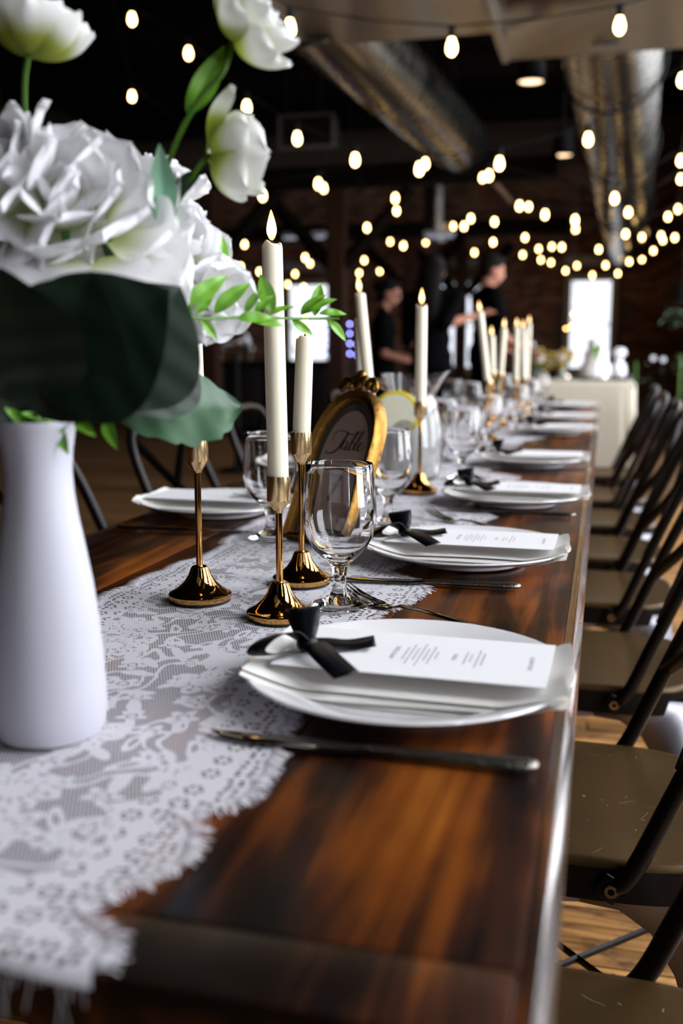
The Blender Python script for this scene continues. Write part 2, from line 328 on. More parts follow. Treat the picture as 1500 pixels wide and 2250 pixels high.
def seat_mat():
    m = mat('bronzed_steel_seat', (.072, .040, .013, 1), rough=.36, metal=.35, spec=.35, noise=.35, nscale=7, rnoise=.10)
    nt = m.node_tree; N = nt.nodes; L = nt.links; b = N['Principled BSDF']
    tc = N.new('ShaderNodeTexCoord'); prev = b.inputs['Base Color'].links[0].from_socket
    def M(op, a, c=None):
        n = N.new('ShaderNodeMath'); n.operation = op
        for i, q in enumerate((a, c)):
            if q is None: continue
            if isinstance(q, (int, float)): n.inputs[i].default_value = q
            else: L.new(q, n.inputs[i])
        return n.outputs[0]
    for k, (sc, ln, wd, th) in enumerate(((26, .012, .0003, .86), (60, .0022, .0006, .95), (15, .022, .00025, .85))):
        wb = N.new('ShaderNodeTexNoise'); wb.inputs['Scale'].default_value = 30; L.new(tc.outputs['Object'], wb.inputs[0])
        sh = N.new('ShaderNodeVectorMath'); sh.operation = 'MULTIPLY_ADD'; sh.inputs[1].default_value = (.010, .010, 0); L.new(wb.outputs['Color'], sh.inputs[0]); L.new(tc.outputs['Object'], sh.inputs[2])
        v = N.new('ShaderNodeTexVoronoi'); v.voronoi_dimensions = '2D'; v.inputs['Scale'].default_value = sc; L.new(sh.outputs[0], v.inputs['Vector'])
        d = N.new('ShaderNodeVectorMath'); d.operation = 'SUBTRACT'; L.new(sh.outputs[0], d.inputs[0]); L.new(v.outputs['Position'], d.inputs[1])
        xy = N.new('ShaderNodeSeparateXYZ'); L.new(d.outputs[0], xy.inputs[0]); rc = N.new('ShaderNodeSeparateColor'); L.new(v.outputs['Color'], rc.inputs[0])
        an = M('MULTIPLY', rc.outputs[0], 6.28); ca = M('COSINE', an); sa = M('SINE', an)
        ex = M('ADD', M('MULTIPLY', xy.outputs[0], ca), M('MULTIPLY', xy.outputs[1], sa)); ey = M('SUBTRACT', M('MULTIPLY', xy.outputs[1], ca), M('MULTIPLY', xy.outputs[0], sa))
        g = M('MULTIPLY', M('MULTIPLY', M('LESS_THAN', M('ABSOLUTE', ex), ln), M('LESS_THAN', M('ABSOLUTE', ey), wd)), M('GREATER_THAN', rc.outputs[1], th))
        mx = N.new('ShaderNodeMix'); mx.data_type = 'RGBA'; mx.inputs[7].default_value = (.30, .26, .18, 1); L.new(g, mx.inputs[0]); L.new(prev, mx.inputs[6]); prev = mx.outputs[2]
    L.new(prev, b.inputs['Base Color'])
    return m

WOOD = wood_table(); LACE = lace_material(); THREAD = mat('lace_thread', (.80, .77, .82, 1), .8, noise=.05)
CERAMIC = mat('matte_white_ceramic', 'b3b2bc', rough=.55, noise=.02, nscale=4)
PORCELAIN = mat('glazed_porcelain', 'f3f1f2', rough=.12, coat=.4, noise=.01)
LINEN = mat('ivory_linen', 'f0ece6', rough=.85, noise=.04, nscale=300, bump=.25, bscale=900)
CARD = mat('menu_card_stock', 'f6f4f6', rough=.7, noise=.02, nscale=200)
INK = mat('grey_ink', '87848a', rough=.8, noise=.1)
SATIN = mat('black_satin', (.003, .0035, .006, 1), rough=.34, noise=.2, nscale=50, spec=.22)
BRASS = mat('brushed_brass', (.78, .56, .29, 1), rough=.22, metal=1, noise=.06, nscale=40, stretch=(1, 1, .05), rnoise=.08)
POLISHED = mat('polished_brass', (.58, .30, .085, 1), rough=.07, metal=1, noise=.05, nscale=6)
FELT = mat('black_felt', (.01, .01, .01, 1), rough=.9, noise=.2)
WAX = mat('ivory_wax', (.84, .78, .62, 1), rough=.42, noise=.04, nscale=10, sss=.25)
WICK = mat('dark_wick', (.03, .015, .01, 1), .8, noise=.3)
FLAME = ramp_z('flame', [(0, (1, .25, .02, 1)), (1, (1, .6, .2, 1))])
def flame_mat():
    nt = FLAME.node_tree; N = nt.nodes; cr = [n for n in N if n.type == 'VALTORGB'][0]; mr = [n for n in N if n.type == 'MAP_RANGE'][0]
    mr.inputs[1].default_value = 0; mr.inputs[2].default_value = .030; e = N.new('ShaderNodeEmission'); e.inputs[1].default_value = 3.6
    el = cr.color_ramp.elements; el[0].color = (1, .40, .06, 1); el[1].color = (1, .50, .12, 1); x = el.new(.4); x.color = (1, .78, .42, 1)
    nt.links.new(cr.outputs[0], e.inputs[0]); nt.links.new(e.outputs[0], N['Material Output'].inputs[0])
flame_mat()
GLASS = clear_glass('clear_glass'); ICEWATER = mat('iced_lemonade', (.92, .92, .90, 1), rough=.3, trans=.35, ior=1.33, noise=.05)
LEMON = mat('lemon_rind', 'e8cf2e', rough=.5, noise=.12, nscale=60); PULP = mat('lemon_pulp', 'f0edd2', rough=.45, noise=.05, nscale=80)
STEEL = mat('polished_cutlery_steel', (.42, .40, .37, 1), rough=.07, metal=1, noise=.05, nscale=30)
STEEL_H = mat('patterned_cutlery_handle', (.25, .23, .20, 1), rough=.25, metal=1, noise=.2, nscale=200, bump=.6, bscale=400)
GOLD = mat('antique_gilt', (.25, .125, .025, 1), rough=.33, metal=.9, noise=.4, nscale=60, bump=.5, bscale=150)
SIGN = mat('sign_card', 'b89c90', rough=.7, noise=.03); SIGN_INK = mat('sign_ink', (.02, .012, .012, 1), .6, noise=.1); MOUNT = mat('grey_mount_board', (.10, .10, .11, 1), .8, noise=.1)
SEAT = seat_mat(); GUN = mat('black_steel_tube', (.010, .008, .007, 1), rough=.32, metal=.4, spec=.3, noise=.3, nscale=20); SHEET = mat('gunmetal_sheet', (.27, .265, .295, 1), rough=.42, metal=.75, noise=.15, nscale=6)
PETAL = ramp_z('white_petal', [(0, (.46, .56, .16, 1)), (.16, (.72, .76, .52, 1)), (.36, (.92, .91, .92, 1)), (1, (.93, .92, .95, 1))], rough=.7, lo=0, hi=.05, trl=.36)
PETAL_G = ramp_z('green_based_petal', [(0, (.28, .38, .01, 1)), (.38, (.42, .50, .05, 1)), (.62, (.84, .84, .80, 1)), (1, (.87, .86, .87, 1))], rough=.6, lo=0, hi=.05, trl=.3)
STEM = mat('green_stem', '4e7a1e', rough=.5, noise=.2, nscale=30)
LEAF_D = leaf_mat('dark_hydrangea_leaf', '121f14', '1f3423'); LEAF_M = leaf_mat('mid_green_leaf', '1d3824', '466748'); LEAF_L = leaf_mat('fresh_green_leaf', '4c8a18', '86b83e', .4); LEAF_P = leaf_mat('pale_green_leaf', '5d9a74', '9cc9a8', .4)
DUCT = mat('galvanised_steel', (.155, .145, .125, 1), rough=.27, metal=1, noise=.15, nscale=3, rnoise=.06); PANEL = mat('galvanised_sheet', (.22, .20, .175, 1), rough=.36, metal=.9, noise=.12, nscale=3)
BLACK = mat('matte_black', (.005, .005, .005, 1), .7, spec=.15, noise=.2); CEIL = mat('dark_stained_ceiling', (.004, .0025, .0018, 1), .9, spec=.05, noise=.4, nscale=2)
POST = mat('reddish_timber', (.026, .010, .005, 1), .8, spec=.15, noise=.4, nscale=3, stretch=(6, 6, 1)); BRICKM = None
BULB = emitter('warm_filament_bulb', (1, .62, .24, 1), 17); SPOT = emitter('warm_downlight', (1, .68, .40, 1), 3.0); BLUE = emitter('blue_fairy_bulb', (.30, .32, 1, 1), 14); WARMV = emitter('votive_flame', (1, .55, .15, 1), 14)
CLOTH = mat('ivory_tablecloth', 'cfc6b4', .85, noise=.06, nscale=3); CAKE = mat('white_icing', 'f1eef2', .6, noise=.03)
DRESS = mat('black_cotton', (.003, .003, .0035, 1), .95, spec=.02, noise=.3); SKIN = mat('skin', (.34, .15, .10, 1), .6, spec=.2, noise=.06, nscale=12); HAIR = mat('dark_hair', (.004, .003, .0025, 1), .7, spec=.08, noise=.3, nscale=90, stretch=(1, 1, .1))
PANE = pane_glass(); FRAME = mat('painted_window_frame', '8b7d66', .6, noise=.1); MORTAR = mat('brown_mortar', (.050, .032, .022, 1), .9, noise=.2); PLASTER = mat('dark_plaster', (.018, .014, .011, 1), .9, spec=.1, noise=.2, nscale=2); LINTEL = mat('pale_stone', '8d8a92', .8, noise=.1)
PLANK = plank_wood(); WOOD_EDGE = WOOD.copy(); WOOD_EDGE.name = 'glossy_walnut_edge'; WOOD_EDGE.node_tree.nodes['Principled BSDF'].inputs['Roughness'].default_value = .24; WOOD_EDGE.node_tree.nodes['Principled BSDF'].inputs['Coat Weight'].default_value = 1.0

# ------------------------------------------------------------ the setting
H = 5.0; LX = -9.0; BY = -6.0; FY = 18.5
bm_ = MB().box(((LX + RIGHT_X) / 2, (BY + FY) / 2, -.064), (RIGHT_X - LX, FY - BY, .10))
floor = struct(bm_.build('floor', tex_planks('floor_boards_shade_toned', '72502c', '553719', 1.3, .062, .5)))  # darker than the near planks: the room's shade is put into this colour
pm = {}
for r in range(106):
    y = .55 + r * .0625; x = -.95 - random.random() * .6
    while x < 1.9:
        ln = random.choice((.9, 1.2, 1.6, 2.1))
        if ln not in pm: pm[ln] = MB().box((0, 0, 0), (ln - .005, .0575, .012)).mesh('plank', PLANK, bevel=.0015, seg=1)
        if x + ln > -.75: link('plank', pm[ln], floor, (x + ln / 2, y, -.006 + random.uniform(-.0008, .0008)))
        x += ln
struct(MB().box(((LX + RIGHT_X) / 2, (BY + FY) / 2, H + .05), (RIGHT_X - LX, FY - BY, .10)).build('ceiling', CEIL))
struct(MB().box((LX - .06, (BY + FY) / 2, H / 2), (.12, FY - BY, H + .3)).build('wall_left', PLASTER))
struct(MB().box(((LX + RIGHT_X) / 2, BY - .06, H / 2), (RIGHT_X - LX, .12, H + .3)).build('wall_back', PLASTER))
def wall_with_holes(name, m, axis, at, a0, a1, holes, th):
    """wall along one axis, solid boxes left between its window openings"""
    mb = MB(); cur = a0
    def bx(p0, p1, z0, z1):
        if p1 - p0 < .01 or z1 - z0 < .01: return
        c = ((p0 + p1) / 2, at, (z0 + z1) / 2); d = (p1 - p0, th, z1 - z0)
        if axis == 'y': c = (c[1], c[0], c[2]); d = (d[1], d[0], d[2])
        mb.box(c, d)
    for h0, h1, z0, z1 in sorted(holes):
        bx(cur, h0, -.12, H); bx(h0, h1, -.12, z0); bx(h0, h1, z1, H); cur = h1
    bx(cur, a1, -.12, H)
    return struct(mb.build(name, m))
def window(n, axis, at, p0, p1, z0, z1, nx, nz, fr=.11):
    def bx(mb, a, b, c, d, t=.08):
        ce = ((a + b) / 2, at, (c + d) / 2); di = (b - a, t, d - c)
        if axis == 'y': ce = (ce[1], ce[0], ce[2]); di = (di[1], di[0], di[2])
        mb.box(ce, di)
    f = MB()
    bx(f, p0, p0 + fr, z0, z1); bx(f, p1 - fr, p1, z0, z1); bx(f, p0 + fr, p1 - fr, z0, z0 + fr); bx(f, p0 + fr, p1 - fr, z1 - fr, z1)
    w_ = struct(f.build('window_%d' % n, FRAME))
    for i in range(1, nx):
        q = p0 + (p1 - p0) * i / nx; s = MB(); bx(s, q - .015, q + .015, z0 + fr, z1 - fr, .04); s.build('muntin', FRAME, w_)
    for i in range(1, nz):
        q = z0 + (z1 - z0) * i / nz; s = MB(); bx(s, p0 + fr, p1 - fr, q - .015, q + .015, .04); s.build('muntin', FRAME, w_)
    g = MB(); bx(g, p0 + fr, p1 - fr, z0 + fr, z1 - fr, .006); g.build('pane', PANE, w_)
    return w_
wall_with_holes('wall_right', PLASTER, 'y', RIGHT_X + .12, BY, FY, [(y - .7, y + .7, 0.55, 4.7) for y in WINDOW_Y] + [(-1.9, -1.3, 0.55, 4.7)], .24)
window(3 + 1 + len(WINDOW_Y), 'y', RIGHT_X + .10, -1.9, -1.3, 0.55, 4.7, 2, 7)  # narrow window behind the camera, added to let in front fill light
for i, y in enumerate(WINDOW_Y): window(i + 4, 'y', RIGHT_X + .10, y - .7, y + .7, 0.55, 4.7, 3, 7)
FWIN = [(-.70, .20, .62, 2.36), (-3.05, -2.1, .62, 2.36), (-5.95, -4.95, .62, 2.36)]
fw = wall_with_holes('wall_far', MORTAR, 'x', FY + .15, LX, RIGHT_X, FWIN, .30)
for i, h in enumerate(FWIN):
    window(i + 1, 'x', FY + .10, *h, 1, 2)
    struct(MB().box(((h[0] + h[1]) / 2, FY - .02, 2.60), (.95, .10, .16)).build('trim_%d' % (i + 1), LINTEL, bevel=.01))
# real bricks on the far wall, joined: too small and too many to pick apart singly
def brick_mat():
    m = bpy.data.materials.new('red_brown_brick'); m.use_nodes = True; nt = m.node_tree; N = nt.nodes; L = nt.links; b = N['Principled BSDF']
    a = N.new('ShaderNodeAttribute'); a.attribute_name = 'tone'; n = N.new('ShaderNodeTexNoise'); n.inputs['Scale'].default_value = 12; n.inputs['Detail'].default_value = 4
    mu = N.new('ShaderNodeMix'); mu.data_type = 'RGBA'; mu.blend_type = 'MULTIPLY'; mu.inputs[0].default_value = .5; L.new(a.outputs['Color'], mu.inputs[6]); L.new(n.outputs['Color'], mu.inputs[7])
    L.new(mu.outputs[2], b.inputs['Base Color']); b.inputs['Roughness'].default_value = .85; return m
bv = []; bf = []; tone = []
row = 0; z = .02
while z < 4.2:
    x = -8.9 + (row % 2) * .115
    while x < RIGHT_X - .2:
        if not any(x + .22 > h[0] - .02 and x < h[1] + .02 and z + .07 > h[2] and z < h[3] + .02 for h in FWIN):
            d = random.uniform(.008, .016); o = len(bv); c = random.random()
            base = [(.17, .062, .028), (.12, .043, .020), (.21, .085, .042), (.09, .036, .020), (.24, .13, .08)][int(c * 4.99)]
            for yy in (FY, FY - d):
                for (xx, zz) in ((x, z), (x + .215, z), (x + .215, z + .065), (x, z + .065)): bv.append((xx, yy, zz)); tone += [*base, 1]
            bf += [(o + 4, o + 5, o + 6, o + 7), (o, o + 1, o + 5, o + 4), (o + 1, o + 2, o + 6, o + 5), (o + 2, o + 3, o + 7, o + 6), (o + 3, o, o + 4, o + 7)]
        x += .23
    z += .075; row += 1
me = bpy.data.meshes.new('bricks'); me.from_pydata(bv, [], bf); me.materials.append(brick_mat())
at_ = me.color_attributes.new('tone', 'FLOAT_COLOR', 'POINT'); at_.data.foreach_set('color', tone)
link('bricks', me, fw)['kind'] = 'stuff'
# roof beams, joists and timber posts
for i, y in enumerate((2.0, 4.6, 7.2, 9.0, 11.6, 14.2, 16.8)):
    struct(MB().box(((LX + RIGHT_X) / 2, y, H - .16), (RIGHT_X - LX, .22, .30)).build('beam_%d' % (i + 1), CEIL, bevel=.01, seg=1))
for i, (px, D) in enumerate(((741, 11.6), (462, 11.6), (900, 16.4), (1012, 17.6))):
    p = at_d(px, 700, D)
    po = struct(MB().box((0, 0, 1.43), (.20, .20, 2.86)).build('pillar_%d' % (i + 1), POST, bevel=.012, seg=1, loc=(p.x, p.y, 0)))
    for s in (-1, 1):
        MB().tube([(s * .08, 0, 2.02), (s * .86, 0, 2.84)], .085, 4).build('brace', CEIL, po)

for i, D in enumerate((11.6, 16.9)):
    p = at_d(741, 700, D); struct(MB().box(((-8.8 - .55) / 2, p.y, 2.99), (8.25, .22, .24)).build('beam_%d' % (i + 8), CEIL, bevel=.01, seg=1))
# ------------------------------------------------------------ ducts and ceiling fittings
def spiral_duct(name, label, a, b, r, cat='duct', nr=70, mm=None):
    a = V(a); b = V(b); d = b - a; Ln = d.length; rings = []; n = 40
    M = d.to_track_quat('Z', 'Y').to_matrix()
    for i in range(nr * 3 + 1):
        t = i / 3; rr = r + (.007 if i % 3 == 0 else 0)
        rings.append([M @ V((rr * math.cos(2 * PI * k / n), rr * math.sin(2 * PI * k / n), Ln * t / nr)) for k in range(n)])
    o = MB().loft(rings).build(name, mm or DUCT, loc=a); return tag(o, label, cat)
pA = at_d(1346, 128, 6.55); pB = at_d(1376, 560, 19.0)
tA = at_d(1110, 133, 6.3); tL = at_d(1062, 66, 5.9)
pA = at_d(1346, 128, 7.3); pB = at_d(1378, 548, 17.2)
pA = pA + (pA - pB) * ((pA.y - tA.y + .15) / (pB.y - pA.y))
d1 = spiral_duct('spiral_duct', 'big round spiral duct running straight away above the row of chairs', pA, pB, .345, nr=90)
for t in (.12, .34, .62):
    o = MB()
    o.tube([(.380 * math.cos(a), 0, .380 * math.sin(a)) for a in [2 * PI * k / 28 for k in range(29)]], .014, 6)
    o.build('duct_strap', BLACK, d1, loc=(pB - pA) * t)
q0 = at_d(788, 100, 7.1); q1 = at_d(1006, 312, 10.6); q0 = q0 + (q0 - q1) * ((q0.y - tL.y + .1) / (q1.y - q0.y))
spiral_duct('spiral_duct', 'shorter spiral duct with bright seams ending in mid-air near a thin conduit', q0, q1, .30, nr=40)
c0 = at_d(1018, 318, 10.7); c1 = at_d(1122, 440, 14.2)
tag(MB().tube([c0, c1], .045, 10).build('conduit', mat('copper_pipe', (.25, .13, .07, 1), .35, metal=.8, noise=.2), loc=(0, 0, 0)), 'thin copper-coloured conduit sloping on from the end of the short duct', 'pipe')
# rectangular trunk of cross-broken sheet panels
def trunk(name, label, x0, x1, y0, y1, z, h, sag):
    t = thing(name, label, 'duct', ((x0 + x1) / 2, (y0 + y1) / 2, z))
    X = (x1 - x0) / 2; Y = (y1 - y0) / 2
    s = MB()
    s.box((-X + .01, 0, h / 2), (.02, 2 * Y, h)); s.box((X - .01, 0, h / 2), (.02, 2 * Y, h)); s.box((0, Y - .01, h / 2), (2 * X - .04, .02, h)); s.box((0, -Y + .01, h / 2), (2 * X - .04, .02, h)); s.box((0, 0, h), (2 * X, 2 * Y, .02))
    s.build('duct_side', PANEL, t)
    b = MB(); cn = [(-X, -Y, 0), (X, -Y, 0), (X, Y, 0), (-X, Y, 0), (0, 0, sag)]
    b.add(cn, [(0, 4, 1), (1, 4, 2), (2, 4, 3), (3, 4, 0)], False)
    b.build('bottom_panel', PANEL, t, solid=.004)
    for sx in (-1, 1): MB().box((sx * X, 0, .0), (.035, 2 * Y, .035)).build('flange', PANEL, t)
    return t
trunk('sheet_metal_trunk', 'wide sheet-metal trunk with a creased underside where the big duct starts', tA.x, tA.x + 1.75, tA.y - 1.55, tA.y, tA.z, .75, .10)
trunk('sheet_metal_trunk', 'darker sheet-metal trunk beside the creased one, above the short duct', tA.x - 1.18, tA.x - .02, tL.y - 2.0, tL.y + .05, tA.z + .06, .70, .07)
# vertical pipe with elbow, grille, pale ceiling strips
e0 = at_d(955, 520, 13); ez = at_d(955, 395, 13).z
pts = [(e0.x, e0.y, e0.z - .05), (e0.x, e0.y, ez - .1)] + [(e0.x + .3 * (1 - math.cos(a)), e0.y, ez - .1 + .3 * math.sin(a)) for a in (.4, .8, 1.2, 1.57)] + [(e0.x + .75, e0.y + .1, ez + .2)]
tag(MB().tube(pts, .15, 16).build('vent_pipe', DUCT), 'upright grey vent pipe with an elbow, far behind the candles', 'pipe')
g = at_d(672, 288, 9.0)
gr = thing('return_air_grille', 'rectangular return-air grille box hung below the dark ceiling', 'vent', g)
MB().box((0, .12, 0), (.50, .22, .26)).build('box', BLACK, gr)
fr_ = MB()
for s in (-1, 1): fr_.box((s * .25, 0, 0), (.03, .03, .30)); fr_.box((0, 0, s * .135), (.47, .03, .03))
fr_.build('grille_frame', mat('taupe_metal', (.05, .045, .04, 1), .5, noise=.1), gr)
for k in range(7): MB().box((-.20 + k * .067, .01, 0), (.012, .02, .25)).build('slat', BLACK, gr)
for px, py, D, wd, lab in ((668, 524, 12.5, .55, 'pale strip lamp below the ceiling near the timber post'), (965, 521, 12.5, .38, 'short pale strip lamp beside the vent pipe')):
    p = at_d(px, py, D); t = thing('strip_lamp', lab, 'lamp', p)
    MB().box((0, 0, .05), (wd, .14, .05)).build('housing', LINTEL, t, bevel=.008); [MB().tube([(q * wd * .4, 0, .07), (q * wd * .4, 0, H - p.z)], .006, 5).build('rod', BLACK, t) for q in (-1, 1)]; MB().box((0, 0, .012), (wd - .04, .10, .03)).build('diffuser', emitter('dim_strip', (.8, .82, 1, 1), .35), t)
for px, py, D, lab in ((1166, 182, 8.5, 'round warm downlight, the one closer to the creased trunk'), (1236, 343, 11.5, 'round warm downlight beside the big duct, smaller and lower in view'), (1283, 553, 17.6, 'round warm downlight just above the far window')):
    p = at_d(px, py, D); t = thing('downlight', lab, 'lamp', p)
    MB().lathe([(.0, .30), (.06, .30), (.10, .26), (.125, .02), (.115, .0), (.105, .02), (.0, .03)], 24).build('shade', BLACK, t)
    MB().lathe([(.001, .012), (.10, .012), (.10, .016), (.001, .016)], 24).build('diffuser', SPOT, t)
    MB().tube([(0, 0, .29), (0, 0, H - p.z)], .008, 6).build('rod', BLACK, t)

# ------------------------------------------------------------ string lights: each string is one thing, its bulbs are parts
bulb_me = MB().lathe([(.0012, -.066), (.009, -.063), (.0165, -.052), (.0185, -.040), (.0165, -.024), (.011, -.010), (.0095, 0)], 12).mesh('bulb', BULB)
sock_me = MB().lathe([(.001, .045), (.008, .044), (.0125, .036), (.0125, -.004), (.001, -.004)], 10).mesh('socket', BLACK)
STR = [
    (4.3, 4.3, 'string of filament bulbs hung closest, three bulbs across the top of the view', [(500, -35), (637, 58), (992, 100), (1361, 53), (1620, -30)]),
    (6.2, 5.8, 'string light swooping from the amber bulb by the tall bud to the spiral ducts', [(290, 40), (414, 115), (542, 233), (653, 302), (780, 349), (921, 369), (1097, 357), (1292, 304), (1498, 174)]),
    (7.6, 7.4, 'string light passing behind the drooping white flower and the short duct', [(290, 210), (577, 428), (699, 402), (934, 358), (1074, 384), (1350, 434), (1495, 351)]),
    (9.2, 9.0, 'string light running from the timber post to the big duct at mid height', [(711, 412), (868, 434), (1060, 389), (1141, 451), (1197, 470), (1263, 482), (1380, 465), (1495, 392)]),
    (11, 11, 'string light whose bulbs zigzag above the tallest staff member', [(806, 499), (871, 462), (1019, 496), (1034, 479), (1086, 486), (1161, 453), (1264, 502), (1374, 513), (1467, 475), (1489, 458)]),
    (13, 13, 'string light in the upper of the three dense far rows', [(537, 536), (670, 565), (697, 564), (886, 539), (995, 496), (1083, 531), (1153, 521), (1234, 542), (1315, 547), (1410, 520), (1452, 517), (1482, 521)]),
    (15, 15, 'string light in the middle of the three dense far rows', [(518, 586), (570, 596), (681, 578), (712, 583), (800, 571), (857, 530), (935, 531), (1042, 554), (1148, 559), (1183, 546), (1212, 541), (1330, 582), (1382, 574), (1435, 550), (1456, 527)]),
    (16.5, 16.5, 'lowest of the dense far string lights, dipping across the far window top', [(529, 584), (632, 624), (648, 601), (667, 630), (789, 599), (834, 595), (856, 610), (1188, 570), (1210, 576), (1242, 594), (1267, 583), (1301, 604), (1357, 600), (1410, 569)]),
]
for D0, D1, lab, pts in STR:
    n = len(pts); P = [at_d(x, y, D0 + (D1 - D0) * i / max(1, n - 1)) for i, (x, y) in enumerate(pts)]
    P = [p + V((0, 0, .066 - .033)) for p in P]
    t = thing('string_light', lab, 'string lights', P[n // 2], group='festoon strings of filament bulbs')
    L0 = P[n // 2]; cp = []
    for i, p in enumerate(P):
        cp.append(p - L0 + V((0, 0, .045)))
        if i + 1 < n: q = P[i + 1]; dz = min(.12, (q - p).length * .05); cp.append((p + q) / 2 - L0 + V((0, 0, .045 - dz * .4)))
    far0 = cp[0] + (cp[0] - cp[1]).normalized() * .5; far1 = cp[-1] + (cp[-1] - cp[-2]).normalized() * .5
    MB().tube([V((far0.x, far0.y, H - L0.z))] + cp + [V((far1.x, far1.y, H - L0.z))], .004, 5).build('cord', BLACK, t)
    for p in P:
        b = link('bulb', bulb_me, t, p - L0); b.scale = (1.2, 1.2, 1.15); link('socket', sock_me, b)

# ------------------------------------------------------------ tables
def table(label, x0, x1, y0, y1, extra=None):
    t = thing('dining_table', label, 'table', ((x0 + x1) / 2, (y0 + y1) / 2, 0))
    X = (x1 - x0) / 2; Y = (y1 - y0) / 2; th = .034; z = .76 - th / 2; e = .017; eb = .055
    def bd(name, cx, cy, dx, dy, bev=.0012): MB().box((0, 0, 0), (dx, dy, th)).build(name, WOOD, t, bevel=bev, loc=(cx, cy, z))
    for s in (-1, 1):
        sc = [(-e / 2, -th / 2), (e / 2 - .003, -th / 2), (e / 2, -th / 2 + .003), (e / 2, th / 2 - .0085), (e / 2 - .0005, th / 2 - .0075), (e / 2 - .0075, th / 2 - .0005), (e / 2 - .0085, th / 2), (-e / 2 + .0006, th / 2), (-e / 2, th / 2 - .0006)]
        MB().loft([[V((s * a, q * Y, b)) for a, b in sc] for q in (-1, 1)]).build('edge_board', WOOD_EDGE, t, loc=(s * (X - e / 2), 0, z))
    for s in (-1, 1): bd('end_board', 0, s * (Y - eb / 2), 2 * X - 2 * e - .0006, eb, .0025)
    n = 4; wd = (2 * X - 2 * e) / n
    for i in range(n): bd('plank', -X + e + wd * (i + .5), 0, wd - .0005, 2 * Y - 2 * eb - .0008)
    for s in (-1, 1):
        MB().box((0, 0, 0), (.022, 2 * Y - .36, .09)).build('apron', WOOD, t, bevel=.002, loc=(s * (X - .10), 0, .76 - th - .046))
        MB().box((0, 0, 0), (2 * X - .30, .022, .09)).build('apron', WOOD, t, bevel=.002, loc=(0, s * (Y - .13), .76 - th - .046))
        for q in (-1, 1):
            MB().box((0, 0, 0), (.075, .075, .76 - th - .001)).build('leg', WOOD, t, bevel=.006, loc=(s * (X - .31), q * (Y - .17), (.76 - th) / 2))
    return t
TX0, TX1 = -.815, -.010
table('long dark varnished wooden table in front, under the vase and the brass candlesticks', TX0, TX1, .396, 3.12)
table('second long wooden table, set end to end behind the first', TX0, TX1, 3.15, 5.72)

